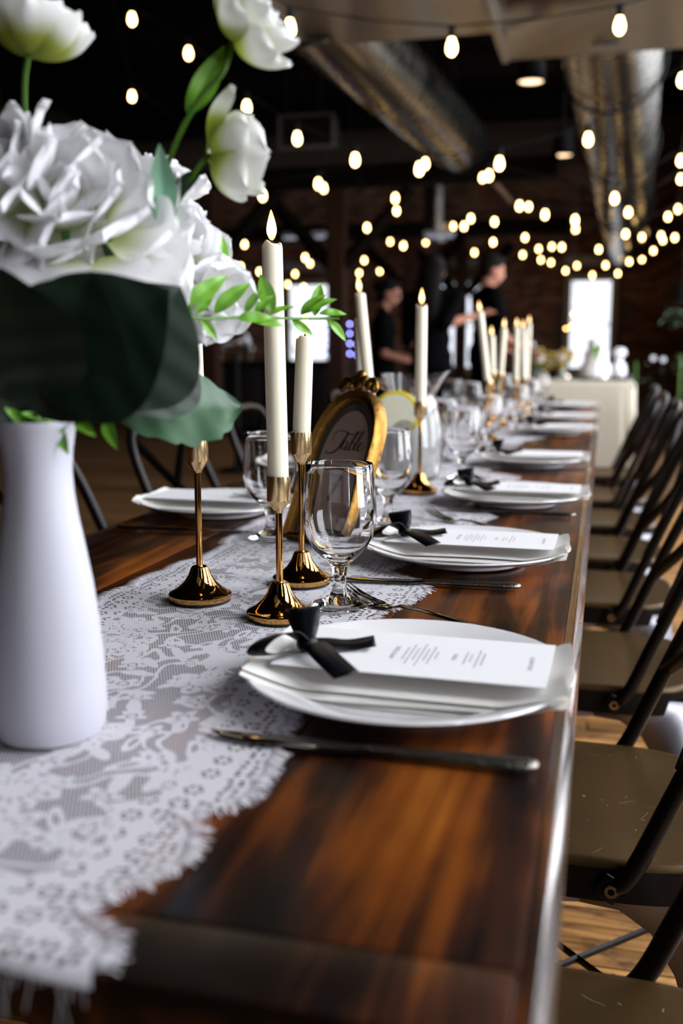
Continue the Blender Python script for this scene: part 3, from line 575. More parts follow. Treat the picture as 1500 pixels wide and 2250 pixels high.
# ------------------------------------------------------------ lace runners
def runner(label, y0, y1, drop=0.):
    RE = [(.30, -.222), (.396, -.215), (.42, -.224), (.443, -.256), (.474, -.236), (.50, -.222), (.53, -.222), (.56, -.246), (.585, -.212), (.647, -.213), (.69, -.222), (.746, -.230), (.80, -.240), (.90, -.236), (1.0, -.240), (1.08, -.228), (1.12, -.210), (1.204, -.193), (1.25, -.222), (1.29, -.272), (1.35, -.250), (1.45, -.232), (1.55, -.246), (1.65, -.212), (1.771, -.172), (1.83, -.208), (1.86, -.260)]
    RX = [a for a, _ in RE]; RZ = [b for _, b in RE]
    def right(y):
        while y > 1.86: y -= .57
        return float(np.interp(y, RX, RZ)) - .014 + .005 * abs(math.sin(PI * y / .031)) ** .7
    def left(y):
        s = abs(math.sin(PI * (y - .80) / .56)) ** .75; q = abs(math.sin(PI * (y - .57) / .093)) ** .8
        return -.528 - .034 * s - .012 * q
    nu = 36; nv = int((y1 - y0 + drop) / .006); vs = []; uvs = []; eds = []
    for j in range(nv + 1):
        s = y0 - drop + (y1 - y0 + drop) * j / nv
        for i in range(nu + 1):
            u = i / nu; a = left(s); b = right(s); x = a + (b - a) * u
            yy = s; zz = .7612
            zz += .0010 + .0022 * max(0, math.sin(x * 34 + s * 21)) * max(0, math.sin(s * 17 - x * 9)) ** 2
            if s < y0 + .004:
                k = y0 + .004 - s; yy = y0 - .0045 - .006 * min(1, k / .05) + .004 * math.sin(x * 60) * min(1, k / .03); zz = .7615 - max(0, k - .006)
            vs.append((x, yy, zz)); uvs.append((x, s)); eds.append((min(x - a, b - x, (s - (y0 - drop)) * .8 + .001 if drop else 9), 0))
    fs = [(j * (nu + 1) + i, j * (nu + 1) + i + 1, (j + 1) * (nu + 1) + i + 1, (j + 1) * (nu + 1) + i) for j in range(nv) for i in range(nu)]
    me = bpy.data.meshes.new('lace_runner'); me.from_pydata(vs, [], fs); me.polygons.foreach_set('use_smooth', [True] * len(fs)); me.materials.append(LACE)
    for nm, src in (('metres', uvs), ('edge', eds)):
        l = me.uv_layers.new(name=nm); idx = np.empty(len(me.loops), int); me.loops.foreach_get('vertex_index', idx)
        l.data.foreach_set('uv', np.array(src)[idx].ravel())
    o = tag(link('lace_runner', me), label, 'table runner')
    fr = MB(); s = y0
    def hair(p, d, ln, curl):
        q = [V(p) + V(d) * (ln * k / 3) + V((0, curl * (k / 3) ** 2, .0015 * math.sin(k))) for k in range(4)]
        sd = V((d[1], -d[0], 0)).normalized() * .00035 if abs(d[2]) < .5 else V((.00035, 0, 0))
        fr.add([c for k in range(4) for c in (q[k] - sd, q[k] + sd)], [(2 * k, 2 * k + 1, 2 * k + 3, 2 * k + 2) for k in range(3)])
    while s < y1:
        for e, sg in ((right, 1), (left, -1)):
            sl = (e(s + .004) - e(s - .004)) / .008; d = V((sg, -sg * max(-2.0, min(2.0, sl)), 0)).normalized()
            for k in range(2):
                a = random.uniform(-.35, .35); dd = V((d.x * math.cos(a) - d.y * math.sin(a), d.x * math.sin(a) + d.y * math.cos(a), 0))
                hair((e(s) - sg * .001, s, .7626), dd, random.uniform(.007, .017), random.uniform(-.003, .003))
        s += .0013
    if drop:
        x = left(y0 - drop)
        while x < right(y0 - drop):
            hair((x, y0 - .0105, .7615 - drop + .006), (random.uniform(-.4, .4), -.05, -1), random.choice((.004, .006, .010, .026)) * random.uniform(.6, 1.2), 0); x += random.uniform(.002, .006)
    fo = fr.build('fringe', THREAD, o); fo['kind'] = 'stuff'
    return o
runner('white floral lace runner with fringed scallops down the front table and over its end', .396, 3.10, .006)
runner('white lace runner carrying on along the second table', 3.17, 5.65)

# ------------------------------------------------------------ tableware
ZT = .7635
plate0 = None
def make_plate():
    R = .145
    pr = [(.001, .004), (.075, .004), (.077, .0), (.082, .0), (.084, .004), (.108, .010), (R - .003, .0195), (R, .0218), (R - .001, .0236), (R - .004, .0232), (.110, .0135), (.098, .0088), (.085, .0072), (.001, .0070)]
    return MB().lathe(pr, 72).mesh('dinner_plate', PORCELAIN)
PM = make_plate()
def make_napkin(name, seed, LN=.268, W=.15):
    rnd = random.Random(seed)
    # folded cloth: one long strip of section zig-zags in four layers, then swept along the length
    sec = []
    W2 = W / 2; lay = 4; t = .0021
    for k in range(lay):
        z = k * t; a, b = (-W2, W2) if k % 2 == 0 else (W2, -W2)
        a *= 1 - .02 * k; b *= 1 - .02 * k
        for q in range(9): sec.append((a + (b - a) * q / 8, z + .0003 * math.sin(q * 1.3 + k)))
        if k < lay - 1: sec.append((b * 1.018, z + t / 2))
    rings = []; nx = 44
    for i in range(nx + 1):
        u = i / nx; x = -LN / 2 + LN * u; hem = max(0, (u - .90) / .10); ring = []
        for (y, z) in sec:
            wv = .0016 * math.sin(u * 7 + z * 900 + seed) * abs(y / W2)
            lift = .006 * max(0, -y / W2) ** 2 * math.sin(u * PI) * (z / .006 - .3) * .5
            rf = hem * (.0022 * math.sin(y * 420 + z * 700) + .0015 * math.sin(y * 900 + u * 60))
            xx = x + hem * .003 * math.sin(y * 300 + z * 500)
            # the cloth lies on the rim at both ends and in the well between
            sagz = .0078 + .0165 * max(0, (abs(2 * u - 1) - .60) / .40) ** 1.3
            ring.append(V((xx, y + wv - .004 * hem * math.sin(y * 60), sagz * .92 + .0022 + z + lift + rf)))
        rings.append(ring)
    return MB().loft(rings, close=False, caps=False).mesh(name, LINEN)
NAP = [make_napkin('napkin', s) for s in (1, 4)]
def ribbon(pts, wdir, wd):
    """flat satin band along points; its width direction may turn"""
    pts = [V(p) for p in pts]; n = len(pts); m = MB(); vs = []
    for i, p in enumerate(pts):
        d = V(wdir[i] if isinstance(wdir, list) else wdir).normalized(); ww = wd[i] if isinstance(wd, list) else wd
        vs += [p - d * ww / 2, p, p + d * ww / 2]
    fs = [(3 * i + k, 3 * i + k + 1, 3 * i + k + 4, 3 * i + k + 3) for i in range(n - 1) for k in (0, 1)]
    return m.add(vs, fs)
def curve(pts, n=6):
    """Catmull-Rom through points"""
    P = [V(p) for p in pts]; P = [2 * P[0] - P[1]] + P + [2 * P[-1] - P[-2]]; out = []
    for i in range(1, len(P) - 2):
        for k in range(n):
            t = k / n; a, b, c, d = P[i - 1:i + 3]
            out.append(.5 * ((2 * b) + (c - a) * t + (2 * a - 5 * b + 4 * c - d) * t * t + (3 * b - a - 3 * c + d) * t ** 3))
    return out + [P[-2]]
def make_bow(loc, label, rz=0):
    t = thing('satin_bow', label, 'ribbon bow', loc, rz, 'black satin bows on the menus')
    k = MB().ball((0, 0, .007), (.010, .009, .008), 12, 8, (0, 0, .4)); k.build('knot', SATIN, t)
    W = .024
    # loop standing up and away, loop falling towards the plate rim, two cut tails
    l1 = curve([(0, .002, .007), (-.004, .013, .019), (-.011, .030, .030), (-.019, .043, .025), (-.012, .032, .010), (-.002, .008, .006)])
    ribbon(l1, [V((1, .25, .15))] * len(l1), [.012 + .017 * math.sin(PI * i / (len(l1) - 1)) for i in range(len(l1))]).build('loop', SATIN, t, solid=.0006)
    l2 = curve([(0, -.002, .008), (-.012, -.012, .019), (-.026, -.030, .018), (-.034, -.040, .009), (-.024, -.032, .004), (-.004, -.008, .004)])
    ribbon(l2, [V((1, -.55, .35))] * len(l2), [.012 + .014 * math.sin(PI * i / (len(l2) - 1)) for i in range(len(l2))]).build('loop', SATIN, t, solid=.0006)
    t1 = curve([(.002, .001, .007), (.018, .008, .006), (.036, .017, .0035), (.056, .026, .006)])
    ribbon(t1, V((-.35, 1, .25)), [.010] + [.019] * (len(t1) - 1)).build('tail', SATIN, t, solid=.0006)
    t2 = curve([(.002, -.003, .007), (.014, -.018, .010), (.030, -.040, .008), (.052, -.062, .002)])
    ribbon(t2, V((.9, .55, .2)), [.010] + [.022] * (len(t2) - 1)).build('tail', SATIN, t, solid=.0006)
    return t
TEXTS = {}
def text_mesh(s, size):
    if (s, size) not in TEXTS:
        cu = bpy.data.curves.new('text', 'FONT'); cu.body = s; cu.size = size; cu.align_x = 'CENTER'; cu.align_y = 'CENTER'; cu.resolution_u = 2; cu.space_character = 1.15
        o = bpy.data.objects.new('text', cu); COL.objects.link(o); dg = bpy.context.evaluated_depsgraph_get()
        me = bpy.data.meshes.new_from_object(o.evaluated_get(dg)); me.materials.clear(); me.materials.append(INK); bpy.data.objects.remove(o); TEXTS[(s, size)] = me
    return TEXTS[(s, size)]
# the menu's print is out of focus: headings of the same length and place, the small lines as rows of word-long marks
def small_line(ln, h):
    m = MB(); r = random.Random(int(ln * 1e5)); y = -ln / 2
    while y < ln / 2 - .002:
        wl = min(r.uniform(.0025, .0075), ln / 2 - y); k = y
        while k < y + wl: m.add([(-h / 2 * r.uniform(.7, 1.3), k, 0), (h / 2, k, 0), (h / 2, k + .00055, 0), (-h / 2, k + .00055, 0)], [(0, 1, 2, 3)], False); k += .0010
        y += wl + .0016
    return m.mesh('menu_text', INK)
LINES = {l: small_line(l, .0014) for l in (.020, .034, .050, .058, .066)}
def make_menu(loc, label, rz=0, text=True):
    LM, WM = .232, .120
    t = thing('menu_card', label, 'menu', loc, rz, 'menus on the folded napkins')
    MB().box((0, 0, 0), (LM, WM, .0006)).build('card', CARD, t)
    z = .0005
    if text:
        for s, u, sz in (('Menu', .09, .009), ('SOUP', .30, .0068), ('APPETIZERS', .415, .0062), ('MAIN', .645, .0062), ('BON APPETIT', .93, .0055)):
            link('menu_text', text_mesh(s, sz), t, (-LM / 2 + LM * u, 0, z), (0, 0, PI / 2))
        for u, l in ((.455, .034), (.475, .058), (.495, .034), (.515, .066), (.535, .034), (.555, .050), (.575, .020), (.685, .034), (.705, .020), (.73, .050), (.75, .034)):
            link('menu_text', LINES[l], t, (-LM / 2 + LM * u, 0, z))
    return t
def make_knife(loc, rz, label):
    t = thing('table_knife', label, 'knife', loc, rz, 'knives beside the plates')
    def sec(x, w, th, yo=0, z=.003): return [V((x, yo + w * math.cos(a), z + th * math.sin(a))) for a in [2 * PI * k / 10 for k in range(10)]]
    MB().loft([sec(x, w, th, yo) for x, w, th, yo in ((-.135, .0008, .0004, .006), (-.131, .0035, .0006, .0045), (-.120, .0068, .0008, .002), (-.09, .0092, .0010, 0), (-.05, .0095, .0012, 0), (-.02, .0090, .0014, 0), (-.012, .006, .0022, 0), (-.006, .0045, .003, 0))]).build('blade', STEEL, t)
    MB().loft([sec(x, w, th) for x, w, th in ((-.006, .0045, .003), (0, .006, .0032), (.02, .0068, .0032), (.06, .0078, .0034), (.095, .0090, .0036), (.108, .0088, .0036), (.114, .006, .003), (.1165, .0015, .001))]).build('handle', STEEL_H, t)
    return t
def make_fork(loc, rz, label):
    t = thing('dinner_fork', label, 'fork', loc, rz, 'forks beside the plates')
    def sec(x, w, th, z): return [V((x, w * math.cos(a), z + th * math.sin(a))) for a in [2 * PI * k / 8 for k in range(8)]]
    MB().loft([sec(x, w, th, z) for x, w, th, z in ((-.045, .0125, .0009, .004), (-.040, .0125, .0010, .0025), (-.028, .0105, .0012, .0022), (-.018, .005, .0016, .0045), (-.01, .0032, .002, .0075), (.02, .0036, .0022, .008), (.06, .0055, .002, .005), (.10, .0085, .0018, .0025), (.115, .0075, .0015, .0022), (.12, .001, .0008, .0022))]).build('handle', STEEL, t)
    for k in range(4):
        y = -.0105 + k * .007
        MB().tube(curve([(-.041, y, .003), (-.060, y, .0055), (-.080, y, .011), (-.096, y * .93, .019)]), [.0020] * 14 + [.0017, .0014, .0011, .0009, .0006], 6, .75).build('tine', STEEL, t)
    return t
ORD = ['first', 'second', 'third', 'fourth', 'fifth', 'sixth', 'seventh']
SPOT_R = [(-.156, .833), (-.177, 1.397), (-.156, 1.954), (-.165, 2.62), (-.150, 3.62), (-.152, 4.28), (-.150, 5.20)]
for i, (x, y) in enumerate(SPOT_R):
    wh = 'closest to the vase' if i == 0 else '%s along the chair side counting from the vase' % ORD[i]
    tag(link('dinner_plate', PM, None, (x, y, ZT)), 'white dinner plate with napkin and menu, %s' % wh, 'plate', 'dinner plates')
    zz = ZT
    tag(link('napkin', NAP[i % 2], None, (x + .006, y - .004, zz), (0, 0, 0)), 'folded ivory napkin on the plate %s' % wh, 'napkin', 'folded napkins')
    zb = ZT + .0092 * .92 + .0022 + 4 * .0021 + .0125
    make_menu((x + .008, y + .004, zb - .0012), 'printed white menu on the plate %s' % wh, -.02, i < 3)
    make_bow((x - .088, y - .014, zb), 'black satin bow on the plate %s' % wh, .0 if i == 0 else random.uniform(-.25, .15))
def knife_at(a, b, label):
    A = at_z(*a, ZT + .003); B = at_z(*b, ZT + .003); d = B - A; rz = math.atan2(d.y, d.x); c = A + d * (.135 / .2515)
    return make_knife((c.x, c.y, ZT), rz, label)
knife_at((455, 1610), (1188, 1682), 'table knife in front of the plate closest to the vase')
knife_at((652, 1266), (1202, 1290), 'table knife between the first and second plates from the vase')
knife_at((962, 1117), (1265, 1131), 'table knife between the second and third plates from the vase')
knife_at((1080, 1030), (1290, 1032), 'table knife between the third and fourth plates from the vase')
knife_at((1160, 958), (1312, 960), 'table knife in front of the fifth plate from the vase')
f0 = at_z(1128, 1378, ZT); f1 = at_z(800, 1326, ZT)
def fork_to(tip, end, label):
    d = end - tip; rz = math.atan2(d.y, d.x); c = tip + d.normalized() * .096; make_fork((c.x, c.y, ZT), rz, label)
fork_to(V((-.288, 1.125, 0)), V((-.085, 1.018, 0)), 'dinner fork behind the plate closest to the vase, tines towards the goblet')
fork_to(V((-.292, 1.735, 0)), V((-.085, 1.575, 0)), 'dinner fork behind the second plate from the vase')
fork_to(V((-.290, 2.27, 0)), V((-.085, 2.13, 0)), 'dinner fork behind the third plate from the vase')
# settings on the other side
for i, (x, y, wh) in enumerate(((-.672, 1.70, 'across the runner, behind the brass candlestick'), (-.672, 2.32, 'across the runner, behind the table sign'))):
    tag(link('dinner_plate', PM, None, (x, y, ZT)), 'white dinner plate %s' % wh, 'plate', 'dinner plates')
    tag(link('napkin', NAP[i], None, (x - .006, y, ZT), (0, 0, PI)), 'folded napkin on the plate %s' % wh, 'napkin', 'folded napkins')
    zb = ZT + .0092 * .92 + .0022 + 4 * .0021 + .0115
    make_menu((x - .008, y, zb), 'menu on the plate %s' % wh, PI, False); make_bow((x + .088, y + .01, zb), 'black bow on the plate %s' % wh, PI)
make_knife((-.66, 1.50, ZT), PI + .05, 'table knife across the runner beside the plate there')

# ------------------------------------------------------------ glasses
GOB_PROF = [(.001, .0015), (.034, .0012), (.0362, .0025), (.034, .0048), (.022, .0085), (.0125, .014), (.0088, .020), (.0078, .026), (.0077, .036), (.0090, .045), (.0120, .052), (.0185, .0575), (.0300, .0690), (.0385, .084), (.0422, .102), (.0423, .118), (.0410, .136), (.0388, .158), (.0384, .1675), (.0376, .1685), (.0368, .1672),
            (.0372, .158), (.0394, .136), (.0406, .118), (.0404, .102), (.0366, .085), (.0280, .0712), (.0165, .0625), (.006, .0600), (.001, .0597)]
GOB = MB().lathe(GOB_PROF, 56).mesh('goblet', GLASS)
GL = [(at_z(746, 1333, ZT), 1.0, 'clear water goblet standing closest, in focus beside the fork'),
      (at_z(852, 1152, ZT), .97, 'clear goblet between the table sign and the tall brass candlestick'),
      (V((-.497, 1.470, ZT)), 1.0, 'clear goblet across the runner, half hidden by the tallest candle'),
      (V((-.305, 2.28, ZT)), 1.0, 'goblet just behind the tall brass candlestick by the pitcher'),
      (V((-.405, 2.62, ZT)), 1.0, 'goblet on the runner behind the lemonade pitcher'),
      (V((-.315, 2.90, ZT)), 1.0, 'goblet near the fourth plate from the vase'),
      (V((-.52, 2.95, ZT)), 1.0, 'goblet across the runner, beyond the pitcher'),
      (V((-.60, 3.45, ZT)), 1.0, 'goblet at the start of the second table, across the runner'),
      (V((-.30, 3.75, ZT)), 1.0, 'goblet near the fifth plate from the vase'),
      (V((-.50, 3.95, ZT)), 1.0, 'goblet mid runner on the second table'),
      (V((-.305, 4.50, ZT)), 1.0, 'goblet near the sixth plate from the vase'),
      (V((-.62, 4.30, ZT)), 1.0, 'goblet across the runner opposite the sixth plate'),
      (V((-.31, 5.35, ZT)), 1.0, 'goblet near the last plate of the row'),
      (V((-.50, 5.30, ZT)), 1.0, 'goblet at the far end of the second table runner')]
for p, s, lab in GL:
    o = tag(link('water_goblet', GOB, None, (p.x, p.y, ZT)), lab, 'glass', 'water goblets'); o.scale = (s, s, s)
# pitcher of lemonade
pc = V((-.425, 2.27, ZT))
pt = thing('glass_pitcher', 'glass pitcher of iced lemon water behind the tall brass candlestick', 'pitcher', pc)
PR = [(.062, .0), (.066, .003), (.074, .03), (.078, .07), (.074, .115), (.062, .165), (.056, .195), (.060, .222), (.068, .240), (.0655, .2405), (.057, .222), (.0525, .195), (.058, .165), (.070, .115), (.074, .07), (.070, .03), (.060, .008), (.001, .008)]
rings = []
for r, z in [(.001, 0)] + PR:
    ring = []
    for k in range(40):
        a = 2 * PI * k / 40; sp = max(0, math.cos(a)) ** 6 * max(0, (z - .19) / .05) * .026
        ring.append(V(((r + sp) * math.cos(a), r * math.sin(a), z + sp * .35)))
    rings.append(ring)
MB().loft(rings, caps=False).build('body', GLASS, pt)
MB().tube(curve([(-.052, 0, .205), (-.085, 0, .222), (-.112, 0, .185), (-.108, 0, .12), (-.070, 0, .075)], 6), .008, 10).build('handle', GLASS, pt)
MB().lathe([(.001, .0095), (.058, .0095), (.0685, .03), (.0725, .07), (.0685, .115), (.0565, .165), (.0515, .192), (.001, .192)], 40).build('iced_water', ICEWATER, pt)
ls = thing('lemon_wheel', 'round slice of yellow lemon pressed against the pitcher wall', 'lemon slice', pc + V((-.020, -.066, .152)))
ls.rotation_euler = (PI / 2 + .10, 0, 0); ls.scale = (1.15, 1.15, 1)
MB().lathe([(.001, -.003), (.040, -.003), (.040, .003), (.001, .003)], 32).build('pulp', PULP, ls)
MB().lathe([(.040, -.0032), (.046, -.0025), (.047, 0), (.046, .0025), (.040, .0032)], 32).build('rind', LEMON, ls)

# ------------------------------------------------------------ candlesticks and candles
CSM = {}
def candlestick(loc, h, label):
    t = thing('brass_candlestick', label, 'candlestick', loc, 0, 'brass candlesticks')
    if h not in CSM:
        CSM[h] = (MB().lathe([(.001, .0026), (.0365, .0026), (.0375, .0050), (.0375, .0085), (.0362, .0098), (.0345, .0105), (.027, .0150), (.019, .0225), (.0135, .031), (.0108, .0385), (.0095, .0410), (.0080, .0418), (.001, .0418)], 48).mesh('base', POLISHED, sharp=24),
                  MB().lathe([(.0345, 0), (.0362, 0), (.0362, .0030), (.001, .0030), (.001, 0), (.0345, 0)], 40).mesh('felt_pad', FELT, sharp=24),
                  MB().lathe([(.0039, .0405), (.0039, h - .034)], 20).mesh('stem', POLISHED, sharp=24),
                  MB().lathe([(.001, h - .0405), (.0052, h - .0405), (.0054, h - .038), (.0128, h - .0275), (.0132, h - .0265), (.0132, h), (.0121, h), (.0121, h - .020), (.001, h - .020)], 40).mesh('cup', BRASS, sharp=24))
    for m in CSM[h]: link(m.name.split('.')[0], m, t)
    return t
def candle(loc, ln, lean, label, r=.0113, flame=True):
    """candle whose foot sits in the cup at loc; lean = sideways offset of its top"""
    t = thing('taper_candle', label, 'candle', loc, 0, 'ivory flameless taper candles')
    d = V((lean[0], lean[1], ln)).normalized(); t.rotation_euler = d.to_track_quat('Z', 'Y').to_euler()
    rings = []
    for rr, z in ((.001, .0), (r * .93, 0), (r, .004), (r, ln * .5), (r * .97, ln - .004), (r * .93, ln - .0008), (r * .83, ln), (r * .70, ln - .0025), (.001, ln - .0045)):
        rings.append([V((rr * math.cos(2 * PI * k / 28), rr * math.sin(2 * PI * k / 28), z + (.0022 * math.sin(2 * PI * k / 28 * 2 + 1) + .0012 * math.sin(5 * 2 * PI * k / 28)) * (1 if z > ln - .003 and rr > r * .6 else 0))) for k in range(28)])
    MB().loft(rings, caps=False).build('wax', WAX, t)
    if flame:
        MB().tube([(0, 0, ln - .004), (0, 0, ln + .006)], .0012, 6).build('wick', WICK, t)
        fl = MB().lathe([(.0003, .0), (.0030, .003), (.0050, .008), (.0054, .012), (.0044, .018), (.0026, .025), (.0010, .030), (.0002, .032)], 16)
        fl.build('flame', FLAME, t, loc=(0, 0, ln + .003))
    return t
def stick_with_candle(base, h, ln, lean, lab):
    b = V((base[0], base[1], ZT))
    candlestick(b, h, lab[0]); candle(b + V((0, 0, h - .0198)), ln, lean, 'ivory taper candle ' + lab[1])
c1 = at_z(440, 1318, ZT); c2 = at_z(615, 1358, ZT); c3 = at_z(663, 1281, ZT); c4 = at_z(921, 1083, ZT)
stick_with_candle(c1, .194, .145, (-.002, 0), ('brass candlestick with its cup just below the big serrated leaf', 'whose top is hidden by the white flowers'))
stick_with_candle(c2, .160, .266, (-.006, .004), ('brass candlestick standing closest to the plate with the bow', 'tallest in view, lit and in sharp focus'))
stick_with_candle(c3, .194, .137, (.006, 0), ('brass candlestick beside the gilt table sign', 'short and lit, beside the gilt table sign'))
stick_with_candle(c4, .190, .213, (0, 0), ('brass candlestick standing before the lemonade pitcher', 'lit, upright in front of the lemonade pitcher'))
FARC = [(816, 893, 790, 641, 2.02, 'leaning, lit, right behind the gilt table sign'), (797, 880, 789, 700, 2.45, 'half hidden by the leaning candle behind the sign'),
        (1072, 835, 1054, 683, 3.30, 'lit and leaning, in front of the man in black'), (1082, 815, 1080, 737, 3.75, 'shortest of the far group'),
        (1099, 818, 1107, 719, 3.9, 'lit and tilted, second tall one of the far group'), (1133, 832, 1135, 717, 4.25, 'lit, at the front of the last cluster'),
        (1151, 835, 1149, 720, 4.55, 'lit, in the middle of the last cluster'), (1156, 826, 1162, 710, 4.70, 'lit and tilted, at the end of the last cluster')]
for bx, by, tx, ty, Y, lab in FARC:
    a = at_y(bx, by, Y); b = at_y(tx, ty, Y); h = round(max(.12, a.z - ZT), 3)
    stick_with_candle((a.x, Y), h, b.z - a.z + .018, (b.x - a.x, 0), ('brass candlestick under the candle ' + lab, lab))

# ------------------------------------------------------------ gilt table sign
sg = thing('table_sign', 'arched antique gilt frame holding the Table 7 card, behind the closest goblet', 'sign', (-.418, 1.450, ZT))
SG_YAW = 0.52; SG_LEAN = -.42; sg.scale = (1.10, 1.10, 1.12)
sg.rotation_euler = Euler((SG_LEAN, 0, -SG_YAW), 'XYZ')
def arch(hw, hh, n=20, top=.62):
    """outline of an arched panel: straight sides, rounded shoulders"""
    p = [(-hw, 0), (-hw * 1.0, hh * top)]
    for k in range(1, n): a = PI - PI * k / n; p.append((hw * math.cos(a), hh * top + (hh - hh * top) * math.sin(a) ** .9))
    return p + [(hw, hh * top), (hw, 0)]
outer = arch(.064, .228); inner = [(x, max(.012, y)) for x, y in arch(.050, .208)]
m = MB(); n = len(outer); prof = []
for (o_, i_) in zip(outer, inner):
    prof.append([V((o_[0], .010, o_[1])), V((o_[0], -.006, o_[1])), V((o_[0] * .75 + i_[0] * .25, -.012, o_[1] * .75 + i_[1] * .25)), V((o_[0] * .35 + i_[0] * .65, -.006, o_[1] * .35 + i_[1] * .65)), V((o_[0] * .25 + i_[0] * .75, -.009, o_[1] * .25 + i_[1] * .75)), V((i_[0], -.002, i_[1])), V((i_[0], .010, i_[1]))])
m.loft(prof + [prof[0]], caps=False); m.build('frame', GOLD, sg)
m = MB()
for k in range(15):
    a = PI * k / 14; m.ball((.030 * math.cos(a), -.008, .226 + .014 * math.sin(a)), (.0055, .005, .0055), 8, 6)
for k, (x, z, r) in enumerate(((0, .246, .008), (-.010, .238, .008), (.010, .238, .008), (0, .234, .011), (-.021, .231, .007), (.021, .231, .007))): m.ball((x, -.009, z), (r, .007, r), 10, 7)
for s in (-1, 1): m.tube(curve([(s * .012, -.008, .240), (s * .028, -.009, .240), (s * .036, -.008, .228), (s * .030, -.008, .222)]), .003, 6)
m.build('crest', GOLD, sg)
MB().prism([(x * 1.02, y) for x, y in inner], lambda x, y: V((x, .006, y)), lambda x, y: V((x, .002, y))).build('mount', MOUNT, sg)
cardp = [(x * .86, .014 + (y - .012) * .93) for x, y in inner]
MB().prism(cardp, lambda x, y: V((x, .0016, y)), lambda x, y: V((x, .0005, y))).build('sign_card', SIGN, sg)
MB().prism([(-.012, .02), (.012, .02), (.012, .17), (-.012, .17)], lambda x, y: V((x, .011 + (.17 - y) * .55, y)), lambda x, y: V((x, .014 + (.17 - y) * .55, y))).build('easel_strut', MOUNT, sg)
def pen(strokes, sc, ox, oz, mat_, parent, name):
    m = MB()
    for pts, w0 in strokes:
        c = curve([(x, 0, z) for x, z in pts], 6); vs = []; nn = len(c)
        for i, p in enumerate(c):
            t = (c[min(i + 1, nn - 1)] - c[max(i - 1, 0)]).normalized(); nrm = V((-t.z, 0, t.x)); wd = w0 * (.30 + .75 * max(0, -t.z) + .15)
            q = V((ox + p.x * sc, -.0003, oz + p.z * sc)); vs += [q - nrm * wd, q + nrm * wd]
        m.add(vs, [(2 * i, 2 * i + 1, 2 * i + 3, 2 * i + 2) for i in range(nn - 1)], False)
    return m.build(name, mat_, parent)
SCRIPT = [([(-.95, .35), (-1.02, .62), (-.80, .88), (-.45, .90), (.0, .78), (.45, .80), (.62, .95)], .0011),          # T bar
          ([(-.12, .82), (-.30, .45), (-.52, .02), (-.85, -.22), (-1.20, -.22), (-1.28, -.12)], .0015),                 # T stem
          ([(.02, .36), (-.15, .42), (-.32, .22), (-.30, .02), (-.14, .06), (.02, .34), (-.06, .04), (.06, .0), (.18, .16)], .0012),      # a
          ([(.16, .12), (.42, .62), (.50, .90), (.40, .86), (.22, .30), (.18, .02), (.36, .04), (.46, .26), (.36, .36), (.50, .28)], .0012),  # b
          ([(.48, .18), (.74, .62), (.84, .92), (.74, .90), (.54, .30), (.52, .02), (.66, .06)], .0012),                # l
          ([(.66, .12), (.88, .22), (.92, .38), (.80, .38), (.72, .16), (.80, .0), (.98, .06), (1.12, .24)], .0012)]   # e
pen(SCRIPT, .030, .004, .138, SIGN_INK, sg, 'lettering')
pen([([(-.35, .92), (-.28, 1.0), (.10, .93), (.42, 1.02)], .0022), ([(.42, 1.02), (.16, .55), (-.05, .10), (-.14, -.25)], .0028), ([(-.22, .42), (.05, .48), (.36, .42)], .0012)], .034, .000, .070, SIGN_INK, sg, 'number')

# ------------------------------------------------------------ vase and flowers
VZ = ZT; vc = at_z(112, 1606, VZ)
VP = [(.001, .0), (.036, .0), (.0405, .002), (.0428, .008), (.0440, .018), (.0440, .035), (.0428, .060), (.0405, .090), (.0370, .120), (.0320, .150), (.0280, .172), (.0258, .190), (.0250, .206), (.0262, .222), (.0288, .238), (.0296, .2425), (.0290, .2440), (.0275, .2430), (.0262, .235), (.0238, .220), (.0228, .206), (.0236, .190), (.0280, .160), (.034, .115), (.040, .06), (.040, .012), (.001, .010)]
tag(MB().lathe(VP, 64).build('bottle_vase', CERAMIC, loc=vc), 'tall matte white bottle vase at the edge of the lace, holding the flowers', 'vase')
VTOP = V((vc.x, vc.y, VZ + .236))
def petal_mesh(name, wd, ln, cup, curl, m, ruf=.0):
    def f(u, v):
        a = u * 2 - 1; w_ = wd * (.28 + .72 * math.sin(PI / 2 * v / .58)) if v < .58 else wd * max(.02, 1 - ((v - .58) / .42) ** 2) ** .5
        x = a * w_; z = ln * v * (1 - .10 * a * a * v)
        y = -cup * (a * a) * w_ * 1.2 - curl * ln * (v * v - .9 * v) * .8 + ruf * math.sin(a * 7 + v * 3) * v * v
        return V((x, y, z))
    return MB().grid(f, 10, 12).mesh(name, m)
PET = [petal_mesh('petal', .022, .042, .40, .8, PETAL, .0015), petal_mesh('petal', .027, .044, .30, .5, PETAL, .0025), petal_mesh('petal', .014, .036, .7, 1.2, PETAL), petal_mesh('petal', .030, .045, .15, -.25, PETAL, .003)]
PETG = [petal_mesh('petal', .021, .045, .50, 1.0, PETAL_G, .001), petal_mesh('petal', .024, .047, .40, .9, PETAL_G, .002)]
